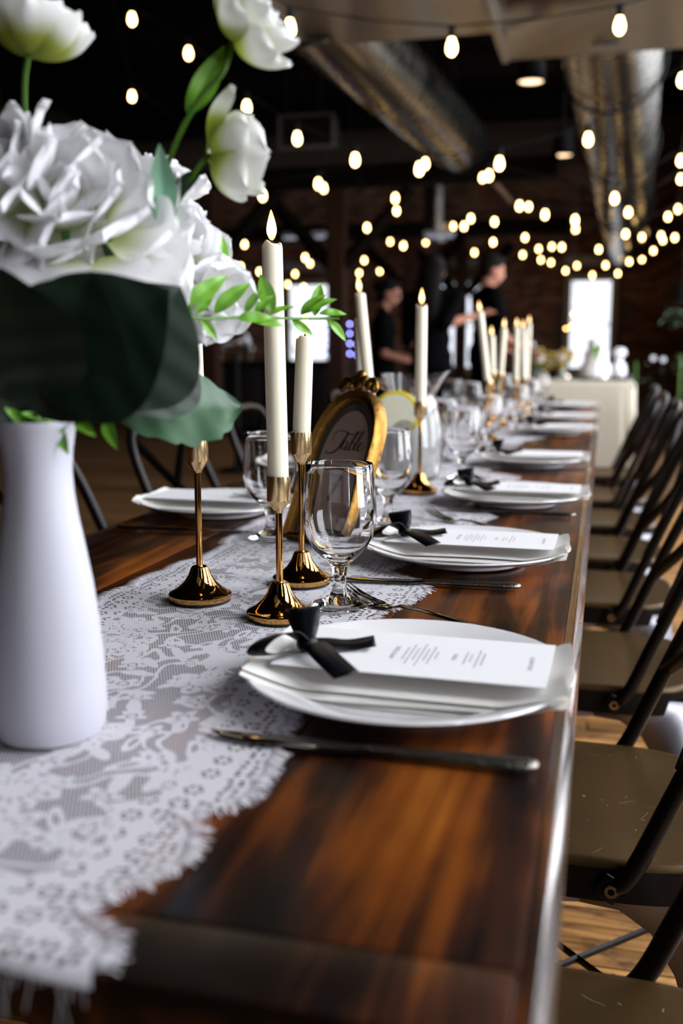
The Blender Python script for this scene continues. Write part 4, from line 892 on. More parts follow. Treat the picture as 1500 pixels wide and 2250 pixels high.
def bloom(name, label, C, axis, R, layers, pets, stem=None, seed=1, cat='flower', stemr=.0022, core=.12):
    """layered bloom; C = its base, axis = where it faces; layers = (opening, count, size)"""
    t = thing(name, label, cat, C)
    q = V(axis).normalized().to_track_quat('Z', 'Y').to_matrix(); r = random.Random(seed)
    for li, (op, n, s) in enumerate(layers):
        for k in range(n):
            a = 2 * PI * (k + .5 * (li % 2)) / n + r.uniform(-.15, .15); o_ = op + r.uniform(-.09, .09); sc = s * R / .045 * r.uniform(.9, 1.1)
            # petal stands along its own z, cups towards the bloom's axis
            M = q @ Matrix.Rotation(a, 3, 'Z') @ Matrix.Rotation(-o_, 3, 'X') @ Matrix.Rotation(r.uniform(-.12, .12), 3, 'Z')
            pos = q @ (Matrix.Rotation(a, 3, 'Z') @ V((0, R * core * math.sin(o_), R * core * (math.cos(o_) - .6))))
            ob = link('petal', r.choice(pets), t); ob.matrix_local = Matrix.LocRotScale(pos, M.to_quaternion(), V((sc, sc, sc)))
    if stem:
        pts = [V(p) - V(C) for p in stem]; MB().tube(curve(pts, 6), stemr, 8).build('stem', STEM, t)
    return t
def leaf_mesh(ln, wd, fold=.25, droop=.3, m=None, ser=0., twist=0., tipp=1.5, nu=10, nv=20):
    def f(u, v):
        a = u * 2 - 1; w_ = wd * (math.sin(PI * v ** .85) ** .85 if v < 1 else 0) * (1 + (ser * ((v * 26) % 1 - .5) if abs(a) > .95 else 0))
        if v > .8: w_ *= 1 - .15 * ((v - .8) / .2)
        x = a * w_; y = ln * v; z = fold * abs(a) * w_ - droop * ln * v * v + .015 * ln * math.sin(v * 18 + abs(a) * 3) * abs(a) * (1 if ser else 0)
        tw = twist * v
        return V((x * math.cos(tw) - z * math.sin(tw), y, x * math.sin(tw) + z * math.cos(tw)))
    return MB().grid(f, nu, nv).mesh('leaf', m)
def place_leaf(parent, me, base, tip, up, sc=1., solid=0.0004):
    """leaf with its foot at base, its tip towards tip and its upper face towards up (world space)"""
    b = V(base) - parent.location; y = (V(tip) - V(base)).normalized(); z = V(up); z = (z - y * z.dot(y)).normalized(); x = y.cross(z)
    M = Matrix((x, y, z)).transposed(); o = link('leaf', me, parent); o.matrix_local = Matrix.LocRotScale(b, M.to_quaternion(), V((sc, sc, sc)))
    return o
BACK = -FW
# A: the big full bloom
cA = at_d(140, 470, .76)
LAYA = [(.15, 3, .62), (.50, 5, .78), (.85, 7, .88), (1.2, 8, .96), (1.55, 9, 1.0), (1.95, 8, .95), (2.35, 6, .9)]
fa = bloom('white_peony', 'large full white peony bloom above the vase', cA + FW * .02, (.25, -.75, .62), .066, LAYA, [PET[0], PET[1], PET[3], PET[3]], [cA, cA + V((.0, .0, -.06)), V((VTOP.x, VTOP.y, VTOP.z)), V((VTOP.x - .005, VTOP.y, VTOP.z - .14))], 3, stemr=.003, core=.55)
cA2 = at_d(20, 430, .78)
bloom('white_peony', 'white peony bloom cut by the picture edge, beside the large one', cA2, (-.5, -.6, .5), .055, LAYA, [PET[1], PET[3]], [cA2, cA2 + V((.01, .0, -.06)), VTOP + V((-.008, .004, 0)), VTOP + V((-.008, .0, -.13))], 9, stemr=.003, core=.55)
# B: the second bloom, further back
cB = at_d(365, 565, .87)
fb = bloom('white_ranunculus', 'white ranunculus leaning out beside the large bloom, above the candles', cB, (.62, -.45, .60), .054, [(.1, 4, .55), (.4, 6, .65), (.7, 8, .75), (1.05, 10, .8), (1.4, 11, .85), (1.8, 9, .8)], [PET[0], PET[1], PET[2]], [cB, cB + V((-.025, -.01, -.06)), VTOP + V((.010, .006, 0)), VTOP + V((.006, 0, -.13))], 5, stemr=.0026, core=.5)
cB2 = at_d(345, 440, .90)
bloom('white_ranunculus', 'white ranunculus half hidden behind the pale upright leaf', cB2, (.3, .1, .9), .045, [(.2, 4, .8), (.6, 6, 1), (1.0, 7, 1.1), (1.4, 7, 1)], [PET[0], PET[1]], [cB2, cB2 + V((-.02, -.01, -.08)), VTOP + V((.012, .010, 0)), VTOP + V((.008, .004, -.13))], 6)
cF = at_d(462, 655, .88)
bloom('white_sweet_pea', 'small white bloom at the start of the leafy sprig', cF, (.75, -.5, -.25), .036, [(.3, 4, .9), (.9, 6, 1.1), (1.4, 6, 1.1)], [PET[1], PET[3]], [cF, cF + V((-.03, 0, -.01)), VTOP + V((.016, .008, .01)), VTOP + V((.010, .004, -.12))], 8)
cF2 = at_d(432, 715, .90)
bloom('white_sweet_pea', 'tiny hanging white bloom in front of the hidden candle top', cF2, (.3, -.3, -.9), .017, [(.4, 4, 1), (1.1, 6, 1.1)], [PET[2], PET[0]], [cF2, cF2 + V((-.01, 0, .02)), cF2 + V((-.04, -.01, .0)), VTOP + V((.014, .012, 0)), VTOP + V((.008, .006, -.12))], 18, stemr=.0013)
# C, D, E: flowers seen from behind, green at the base
LAYC = [(.30, 4, .85), (.70, 5, 1.05), (1.12, 5, 1.12)]
cC = at_d(512, 88, .74); mid = at_d(440, 215, .76); low = at_d(382, 325, .78)
fc = bloom('lisianthus', 'white lisianthus at the top edge, its green base facing down', cC, (.80, .10, .62), .043, LAYC, PETG, [cC, at_d(488, 160, .74), mid, low, at_d(300, 560, .80), VTOP + V((.004, .008, 0)), VTOP + V((.004, .004, -.14))], 11)
cD = at_d(462, 340, .79)
fd = bloom('lisianthus', 'white lisianthus seen from behind above the candles, green at its base', cD, (.88, .45, .10), .045, LAYC, PETG, [cD, at_d(440, 362, .79), at_d(405, 420, .80), at_d(345, 520, .81), VTOP + V((.008, .012, .0)), VTOP + V((.006, .006, -.14))], 12)
cE = at_d(62, 122, .74)
fe = bloom('lisianthus', 'white lisianthus on an upright stem at the top corner', cE, (.12, .15, .95), .040, [(.2, 4, .9), (.55, 5, 1.05), (.95, 6, 1.15)], PETG, [cE, at_d(54, 190, .77), at_d(58, 330, .86), at_d(70, 600, .86), VTOP + V((-.006, .004, .02)), VTOP + V((-.004, .004, -.14))], 13)
# leaves: each belongs to the stem that carries it
LBIG = leaf_mesh(.105, .052, .14, .12, LEAF_D, .0); LSER = leaf_mesh(.125, .041, .18, .14, LEAF_M, .16); LNAR = leaf_mesh(.062, .0095, .35, .15, LEAF_P); LSM = leaf_mesh(.045, .0078, .3, .25, LEAF_L); LGR = leaf_mesh(.050, .011, .3, .15, LEAF_M)
def L(parent, me, x0, y0, d0, x1, y1, d1, up, sc=None):
    a = at_d(x0, y0, d0); b = at_d(x1, y1, d1); n = max(v.co.y for v in me.vertices)
    return place_leaf(parent, me, a, b, up, sc or (b - a).length / n)
L(fa, LBIG, 95, 875, .69, 350, 625, .66, BACK * .8 + V((.1, 0, .3)))
L(fa, LBIG, 200, 880, .73, 385, 640, .74, BACK + V((.4, 0, .2)), 1.05)
L(fa, LBIG, 110, 900, .70, -20, 600, .65, BACK * .8 + V((-.3, 0, .3)))
L(fa, LBIG, 90, 920, .70, 170, 640, .66, BACK + V((0, 0, .2)), 1.05)
L(fa, LBIG, 60, 920, .74, -60, 760, .72, BACK + V((0, 0, .4)), 1.0)
L(fb, LSER, 240, 905, .80, 550, 868, .88, BACK * .95 + V((.1, 0, .42)))
L(fb, LBIG, 260, 900, .78, 385, 720, .82, BACK + V((.6, 0, .1)), .95)
L(fd, LNAR, 365, 520, .79, 352, 312, .77, BACK + V((.25, 0, .1)))
L(fd, LGR, 378, 440, .80, 442, 362, .79, BACK + V((-.2, 0, .3)))
L(fc, LSM, 410, 250, .77, 490, 120, .75, BACK + V((.5, 0, -.3)), 1.25)
L(fb, LSM, 480, 600, .88, 497, 515, .88, BACK + V((.6, 0, 0)))
L(fb, LGR, 268, 600, .80, 262, 500, .82, BACK, 1.3)
# small greens at the vase's mouth
sp = thing('leafy_filler', 'tuft of small fresh green leaves at the mouth of the vase', 'greenery', VTOP)
MB().tube([V((.004, -.006, -.13)), V((.004, -.006, 0)), V((.012, -.02, .03))], .0016, 6).build('stem', STEM, sp)
for x0, y0, x1, y1 in ((150, 935, 105, 868), (150, 935, 130, 940), (140, 930, 95, 912), (160, 925, 180, 850), (165, 920, 225, 870), (170, 920, 245, 885), (165, 925, 200, 945), (140, 900, 100, 880), (232, 920, 246, 975), (100, 930, 60, 900), (60, 935, 20, 900), (120, 930, 140, 985)):
    L(sp, LSM, x0, y0, .74, x1, y1, .72, BACK + V((random.uniform(-.5, .5), 0, random.uniform(0, .6))))
# the sprig that reaches across the candles
r0 = at_d(375, 690, .82)
rs = thing('ruscus_sprig', 'leafy green sprig reaching out across the lit candles', 'greenery', r0)
SPR = [(375, 690, .82), (450, 700, .84), (540, 697, .87), (640, 700, .91), (720, 700, .94), (745, 700, .945)]
SP = [at_d(*p) for p in SPR]
MB().tube([VTOP - r0 + V((.006, .010, -.13)), VTOP - r0 + V((.014, .012, .0)), VTOP - r0 + V((.03, .015, .05))] + [p - r0 for p in curve(SP, 5)], .0013, 7).build('stem', STEM, rs)
for x0, y0, x1, y1, d in ((470, 690, 545, 610, .90), (540, 690, 570, 625, .93), (560, 690, 598, 640, .93), (600, 690, 570, 595, .94), (592, 692, 645, 662, .95), (660, 690, 712, 635, .96), (660, 692, 735, 642, .96), (700, 690, 762, 680, .98), (720, 703, 766, 745, .985), (640, 703, 690, 735, .96), (520, 700, 600, 690, .93), (540, 700, 628, 705, .94), (430, 690, 470, 640, .89), (420, 695, 400, 650, .88), (440, 700, 480, 745, .90), (400, 690, 380, 640, .88), (410, 670, 500, 600, .89), (690, 695, 705, 615, .97)):
    d = float(np.interp(x0, [375, 450, 540, 640, 720, 745], [.82, .84, .87, .91, .94, .945]))
    L(rs, LSM, x0, y0, d, x1, y1, d + .004, BACK + V((random.uniform(-.6, .6), 0, random.uniform(-.1, .8))))

# ------------------------------------------------------------ chairs
def make_chair(label):
    """cross-back steel chair; +X is its back, origin on the floor under the seat"""
    t = thing('dining_chair', label, 'chair', (0, 0, 0), 0, 'dark steel cross-back chairs')
    def rr(k, s, p=3.4):
        a = 2 * PI * k / 48; c, d = math.cos(a), math.sin(a)
        return s * abs(c) ** (2 / p) * (1 if c > 0 else -1), s * abs(d) ** (2 / p) * (1 if d > 0 else -1)
    rings = []
    for s, z in ((.186, .425), (.190, .432), (.191, .446), (.1885, .4515), (.184, .4535), (.178, .4530), (.12, .449), (.06, .4475), (.002, .447)):
        rings.append([V((*rr(k, s), z)) for k in range(48)])
    MB().loft(rings, caps=False).build('seat', SEAT, t)
    MB().loft([[V((*rr(k, s), z)) for k in range(48)] for s, z in ((.180, .447), (.1920, .444), (.1925, .440), (.1915, .402), (.188, .402), (.186, .424))], caps=False).build('seat_rim', GUN, t)
    def c_(z): return .172 + .055 * (1 - z / .43)
    half = [(0, .428), (.172, .428), (.172, .390), (.13, .386), (.095, .362), (.072, .315), (.058, .24), (.048, .12), (.040, 0), (0, 0)]
    for sx in (-1, 1):
        for sy in (-1, 1):
            m = MB()
            for ax in (0, 1):
                pts = []
                for s, z in half:
                    c = c_(z); s = c if s == .172 else s
                    pts.append(V((sx * (c - s), sy * c, z)) if ax == 0 else V((sx * c, sy * (c - s), z)))
                m.add(pts, [(0, 1, 2, 3), (0, 3, 4), (0, 4, 5), (0, 5, 6), (0, 6, 9), (6, 7, 9), (7, 8, 9)], False)
            m.build('leg', SHEET, t, solid=.003)
    for s in (-1, 1):
        MB().tube([(-.205, -.205 * s, .20), (.205, .205 * s, .20)], .0065, 6, .6).build('brace', GUN, t)
    hoop = []
    for s in (-1, 1):
        up = curve([(.030, s * .197, .418), (.048, s * .200, .432), (.066, s * .199, .462), (.096, s * .198, .535), (.150, s * .196, .665), (.205, s * .188, .790), (.232, s * .160, .850), (.242, s * .10, .874), (.244, 0, .878)], 5)
        hoop = up if s == -1 else hoop + up[::-1][1:]
    n = len(hoop); rad = [.0115 if 4 < i < n - 5 else .009 for i in range(n)]
    MB().tube(hoop, rad, 12, ref=(1, 0, 0)).build('back_frame', GUN, t)
    for s in (-1, 1):
        MB().tube(curve([(.112, -.192 * s, .575), (.180, 0 - .02 * s, .700), (.232, .155 * s, .846)], 6), .0125, 8, .28, ref=(1, 0, -.4)).build('cross_slat', GUN, t)
        b = MB(); b.lathe([(.001, 0), (.009, 0), (.0095, .002), (.008, .005), (.0042, .005), (.0042, .002), (.001, .002)], 16)
        b.build('bolt', STEEL, t, loc=(.036, s * .203, .424), rot=(-s * PI / 2, 0, 0))
        MB().box((0, 0, 0), (.028, .005, .032)).build('bracket', GUN, t, bevel=.002, loc=(.034, s * .200, .424), rot=(0, .5, 0))
    return t
chair = make_chair('dark steel cross-back chair at the bottom corner of the picture, only its seat edge showing')
chair.location = (.005, .745, 0)
CH = [(1.345, 0, 'dark steel chair with the scratched bronze seat and a bright bolt, second from the camera'), (1.995, .0, 'dark steel cross-back chair, third from the camera along the table'), (2.61, 0, 'dark steel cross-back chair, fourth from the camera along the table'),
      (3.15, .02, 'dark steel cross-back chair, fifth from the camera along the table'), (3.72, -.02, 'dark steel cross-back chair, sixth from the camera along the table'), (4.33, .03, 'dark steel cross-back chair, seventh from the camera along the table'), (5.15, 0, 'dark steel cross-back chair at the far end of the chair row')]
for y, rz, lab in CH: dup(chair, (.008 + random.uniform(-.01, .01), y, 0), rz, lab)
for y, lab in ((1.70, 'dark steel chair across the table behind the plate beyond the candlestick'), (2.35, 'dark steel chair across the table, next one beyond the plate there'), (3.0, 'dark steel chair across the table opposite the fourth plate'), (4.2, 'dark steel chair across the second table')):
    dup(chair, (-.86, y, 0), PI, lab)
# ------------------------------------------------------------ far table with cake and flowers
bt = thing('buffet_table', 'cloth-covered table at the end of the chair row, below the far window', 'table', (-.16, 9.55, 0))
MB().box((0, 0, .745), (.86, 1.3, .03)).build('table_top', POST, bt)
for sx in (-1, 1):
    for sy in (-1, 1): MB().box((sx * .36, sy * .56, .365), (.05, .05, .73)).build('leg', POST, bt)
rings = []
for z, k in ((.766, .0), (.766, 1.0), (.75, 1.02), (.5, 1.03), (.25, 1.04), (.005, 1.05)):
    ring = []
    for i in range(96):
        a = 2 * PI * i / 96; c, d = math.cos(a), math.sin(a); p = 12
        x = .44 * abs(c) ** (2 / p) * (1 if c > 0 else -1); y = .66 * abs(d) ** (2 / p) * (1 if d > 0 else -1)
        fo = 1 + .035 * math.sin(i * 96 / 96 * 1.3) * max(0, (.75 - z)) / .75
        ring.append(V((x * max(k, .002) * fo, y * max(k, .002) * fo, z)))
    rings.append(ring)
tag(MB().loft(rings, caps=False).build('tablecloth', CLOTH, loc=(-.16, 9.55, 0)), 'ivory cloth hanging to the floor over the far buffet table', 'tablecloth')
kc = at_d(1308, 795, 9.5); KZ = .772
tr = thing('serving_tray', 'dark serving tray under the white tiered cake', 'tray', (kc.x + .08, kc.y, KZ))
MB().box((0, 0, .012), (.44, .34, .020)).build('base', POST, tr, bevel=.004)
for s in (-1, 1): MB().box((s * .235, 0, .03), (.05, .20, .014)).build('handle', LINTEL, tr, bevel=.004)
ck = thing('tiered_cake', 'white three-tier cake standing in front of the bright far window', 'cake', (kc.x, kc.y, KZ + .022))
z = 0
for r, h in ((.14, .13), (.11, .12), (.08, .11)):
    MB().lathe([(.001, z), (r, z), (r + .004, z + .01), (r, z + .02), (r, z + h - .008), (r - .006, z + h), (.001, z + h)], 32).build('tier', CAKE, ck); z += h
sp_ = thing('cake_greenery', 'spray of green leaves on the front of the tiered cake', 'greenery', (kc.x + .01, kc.y - .12, KZ + .26))
for k in range(14): place_leaf(sp_, LSM, sp_.location + V((random.uniform(-.02, .02), .02, random.uniform(-.04, .06))), sp_.location + V((random.uniform(-.08, .08), -.06, random.uniform(-.10, .14))), V((0, -1, .3)), 1.6)
kc2 = at_d(1345, 800, 9.7)
tag(MB().lathe([(.001, 0), (.06, 0), (.075, .05), (.06, .12), (.03, .15), (.04, .19), (.07, .22), (.05, .27), (.001, .28)], 24).build('white_figurine_vase', CAKE, loc=(kc2.x + .06, kc2.y, KZ + .022)), 'white bulging vase beside the tiered cake', 'vase')
# flowers on the buffet
def posy(name, label, C, R, cols, n, seed, vase=True):
    t = thing(name, label, 'flowers', C); r = random.Random(seed)
    if vase: MB().lathe([(.001, 0), (.035, 0), (.045, .05), (.03, .11), (.036, .14), (.032, .14), (.026, .11), (.040, .05), (.001, .006)], 20).build('vase', GLASS, t)
    for k in range(n):
        p = V((r.gauss(0, R * .5), r.gauss(0, R * .4), .14 + R * .35 + r.gauss(0, R * .38))); m = MB()
        for q in range(7):
            a = q * 2.4; m.ball(p + V((math.cos(a) * .014, math.sin(a) * .014, .004 * q - .01)), (.016, .016, .011), 7, 5, (a, .5, 0))
        m.build('flower', r.choice(cols), t); MB().tube([(0, 0, .02), (p.x * .4, p.y * .4, .12), p], .002, 5).build('stem', STEM, t)
    for k in range(n): 
        a = r.uniform(0, 6.28); e = V((math.cos(a) * R * .9, math.sin(a) * R * .6, .12 + r.uniform(-.02, R)))
        place_leaf(t, LGR, t.location + V((0, 0, .10)), t.location + e, V((0, 0, 1)))
    return t
YEL = mat('straw_yellow_petal', 'b79a45', .7, noise=.3, nscale=30); BLU = mat('blush_petal', 'cdb3aa', .7, noise=.15, nscale=30); WHT = mat('cream_petal', 'dcd3c8', .7, noise=.1)
for px, py, D, R, cols, n, lab in ((1190, 775, 9.3, .16, [YEL, WHT], 20, 'loose straw-yellow and cream flowers on the buffet, nearest the candle cluster'), (1235, 790, 9.2, .14, [YEL, YEL, WHT], 18, 'loose yellow flowers on the buffet beside the cake'), (1182, 730, 10.0, .11, [BLU, BLU, WHT], 10, 'blush and white roses standing behind the yellow flowers')):
    p = at_d(px, py, D); posy('flower_arrangement', lab, (p.x, p.y, KZ), R, cols, n, px)
for px, py, lab in ((1248, 816, 'small glass votive glinting at the front of the buffet'), (1331, 798, 'small glass votive glinting in front of the cake'), (1190, 826, 'small glass votive by the yellow flowers')):
    p = at_d(px, py, 9.05); t = thing('votive_holder', lab, 'votive', (p.x, max(9.0, p.y), KZ))
    MB().lathe([(.001, 0), (.028, 0), (.032, .06), (.029, .06), (.026, .008), (.001, .008)], 20).build('cup', GLASS, t); MB().lathe([(.001, .0085), (.025, .0085), (.027, .03), (.001, .03)], 16).build('wax', WAX, t)
    MB().ball((0, 0, .042), (.008, .008, .012), 8, 6).build('flame', emitter('tea_flame', (1, .85, .7, 1), 10), t)
for px, py, D, lab in ((1258, 690, 9.9, 'amber fairy bulb at the window frame, topmost of three'), (1243, 722, 9.9, 'amber fairy bulb at the window frame, lowest of three'), (1255, 716, 9.9, 'amber fairy bulb at the window frame, between the other two')):
    p = at_d(px, py, D); t = thing('hanging_fairy_bulb', lab, 'lamp', p); MB().ball((0, 0, 0), .012, 10, 7).build('bulb', WARMV, t); MB().tube([(0, 0, .01), (0, 0, H - p.z)], .0015, 4).build('cord', BLACK, t)
# green plants at the right
def bush(name, label, C, R, n, ln, seed, hang=False):
    t = thing(name, label, 'plant', C); r = random.Random(seed)
    if not hang: MB().lathe([(.001, -C[2]), (.14, -C[2]), (.17, -C[2] + .3), (.15, -C[2] + .3), (.12, -C[2] + .27), (.001, -C[2] + .27)], 24).build('pot', BLACK, t); MB().tube([(0, 0, -C[2] + .25), (0, 0, R * .5)], .012, 6).build('stem', STEM, t)
    else: MB().lathe([(.001, R * .5), (.10, R * .55), (.12, R * .55 + .14), (.11, R * .55 + .14), (.001, R * .55 + .1)], 20).build('pot', BLACK, t); MB().tube([(0, 0, R * .5 + .1), (0, 0, H - C[2])], .004, 5).build('cord', BLACK, t)
    for k in range(n):
        a = V((r.gauss(0, .4), r.gauss(0, .4), r.uniform(-.5, .5))) * R; b = a * 1.0 + V((r.gauss(0, 1), r.gauss(0, 1), r.gauss(-.1 if hang else .4, .7))).normalized() * ln
        place_leaf(t, LGR, t.location + a, t.location + b, V((r.gauss(0, .5), r.gauss(0, .5), 1)))
    return t
p = at_d(1497, 690, 9.5); bush('hanging_plant', 'green trailing plant hanging at the picture edge by the brick wall', tuple(p), .22, 50, .16, 4, True)
p = at_d(1395, 830, 11.0); bush('potted_plant', 'dark leafy potted plant on the floor past the buffet table', (p.x, p.y, .78), .28, 46, .2, 5)
p = at_d(1495, 800, 10.4); bush('potted_plant', 'second leafy potted plant at the picture edge under the hanging one', (p.x, p.y, .9), .2, 36, .18, 6)
for px, py, lab in ((1435, 787, 'first of two pale globe lamps low before the brick wall'), (1457, 790, 'second of two pale globe lamps low before the brick wall')):
    p = at_d(px, py, 12); t = thing('globe_lamp', lab, 'lamp', (p.x, p.y, 0)); MB().ball((0, 0, p.z), .03, 12, 8).build('globe', emitter('pale_globe', (.75, .78, .85, 1), 1.3), t); MB().tube([(0, 0, .02), (0, 0, p.z - .02)], .006, 6).build('post', BLACK, t); MB().lathe([(.001, 0), (.09, 0), (.09, .015), (.001, .02)], 20).build('foot', BLACK, t)

# ------------------------------------------------------------ bar at the back, across the room
p = at_d(560, 826, 13)
br = thing('bar_counter', 'long black bar counter across the room, lined with glasses', 'bar', (p.x, p.y, 0), -.10)
MB().box((0, 0, .44), (2.6, .55, .88)).build('body', BLACK, br, bevel=.01); MB().box((0, 0, .90), (2.75, .66, .04)).build('counter_top', POST, br, bevel=.006)
for k in range(5): MB().box((-1.04 + k * .52, -.281, .45), (.46, .012, .72)).build('panel', mat('dark_panel', (.012, .009, .008, 1), .5, noise=.2) if k == 0 else bpy.data.materials['dark_panel'], br, bevel=.004)
gl0 = MB().lathe([(.001, 0), (.034, 0), (.034, .002), (.005, .006), (.004, .07), (.010, .08), (.034, .10), (.040, .13), (.033, .18), (.031, .18), (.037, .13), (.031, .10), (.001, .085)], 20).mesh('wine_glass', GLASS)
bo0 = MB().lathe([(.001, 0), (.036, 0), (.037, .01), (.037, .18), (.03, .21), (.014, .235), (.013, .30), (.001, .30)], 20).mesh('bottle', mat('dark_bottle_glass', (.012, .02, .012, 1), .08, noise=.1))
CR = math.cos(-.10); SR = math.sin(-.10)
for k in range(12):
    lx = -1.2 + k * .2; ly = -.12 + .10 * (k % 2); kind = 'bottle' if k in (3, 8) else 'wine_glass'
    tag(link(kind, bo0 if kind == 'bottle' else gl0, None, (p.x + lx * CR - ly * SR, p.y + lx * SR + ly * CR, .921)), ('dark bottle standing among glasses on the bar, number %s from its far left end' if kind == 'bottle' else 'stemmed glass on the bar counter, number %s from its far left end') % ('one two three four five six seven eight nine ten eleven twelve'.split()[k]), 'bottle' if kind == 'bottle' else 'glass', 'glasses and bottles on the bar')
pb = at_d(518, 752, 8.6)
gb = thing('globe_vase', 'big round clear glass bowl vase across the room, left of the tallest candle', 'vase', (pb.x, pb.y, 0))
MB().lathe([(.001, pb.z - .11), (.05, pb.z - .11), (.115, pb.z - .05), (.135, pb.z + .0), (.115, pb.z + .06), (.075, pb.z + .10), (.07, pb.z + .10), (.108, pb.z + .06), (.129, pb.z), (.11, pb.z - .047), (.045, pb.z - .103), (.001, pb.z - .103)], 32).build('bowl', GLASS, gb)
MB().lathe([(.001, 0), (.16, 0), (.16, .02), (.03, .05), (.025, pb.z - .115), (.001, pb.z - .111)], 24).build('pedestal', BLACK, gb)
for px, ys, lab in ((713, (692, 712, 728, 744, 762, 778), 'column of blue fairy bulbs beside the left far window'), (768, (712, 733, 755, 777), 'column of blue fairy bulbs to the side of the timber post'), (784, (715, 757, 780), 'dim column of blue fairy bulbs by the leaning candle')):
    P = [at_d(px, y, 11.5) for y in ys]; t = thing('fairy_light_curtain', lab, 'fairy lights', P[0], 0, 'columns of blue fairy bulbs')
    for q in P: MB().ball(q - P[0], .013, 8, 6).build('bulb', BLUE, t)
    MB().tube([(0, .014, H - P[0].z), (0, .014, (P[-1] - P[0]).z)], .0015, 4).build('cord', BLACK, t)

# ------------------------------------------------------------ people
def body(parts, name, m, parent=None, vox=.012, sm=4):
    mb = MB()
    for q in parts:
        if q[0] == 'c':
            pts = [V(a) for a in q[1]]; rs = q[2]
            mb.tube(curve(pts, 3) if len(pts) > 2 else pts, [rs[0] + (rs[-1] - rs[0]) * i / max(1, (3 * (len(pts) - 1) if len(pts) > 2 else 1)) for i in range(3 * (len(pts) - 1) + 1 if len(pts) > 2 else 2)], 12, q[3] if len(q) > 3 else 1.0, ref=q[4] if len(q) > 4 else None)
            for e, r in ((pts[0], rs[0]), (pts[-1], rs[-1])): mb.ball(e, r, 12, 8)
        else: mb.ball(q[1], q[2], 16, 12, q[3] if len(q) > 3 else None)
    o = mb.build(name, None)
    md = o.modifiers.new('r', 'REMESH'); md.mode = 'VOXEL'; md.voxel_size = vox; md.use_smooth_shade = True
    s = o.modifiers.new('s', 'SMOOTH'); s.iterations = sm; s.factor = .5
    me = bpy.data.meshes.new_from_object(o.evaluated_get(bpy.context.evaluated_depsgraph_get())); me.name = name
    bpy.data.objects.remove(o); me.materials.append(m)
    return link(name, me, parent)
def lerp(a, b, t): return V(a) + (V(b) - V(a)) * t
def hand(wr, d, nrm, s=1.):
    """palm, four bent fingers and a thumb leaving the palm's side"""
    d = V(d).normalized(); n = V(nrm); n = (n - d * n.dot(d)).normalized(); sd = d.cross(n); w_ = V(wr); out = [('c', [w_, w_ + d * .05 * s, w_ + d * .085 * s], [.024 * s, .026 * s], .62, n)]
    for k, ln in enumerate((.066, .076, .072, .055)):
        b = w_ + d * .085 * s + sd * (.027 - .018 * k) * s; m1 = b + d * ln * .5 * s - n * .004 * s; e = b + d * ln * .9 * s - n * .022 * s
        out.append(('c', [b - d * .02 * s, m1, e], [.0095 * s, .0075 * s]))
    b = w_ + d * .03 * s + sd * .024 * s; out.append(('c', [b, b + (d * .6 + sd * .6) * .04 * s, b + (d * .9 + sd * .5) * .07 * s], [.011 * s, .008 * s]))
    return out
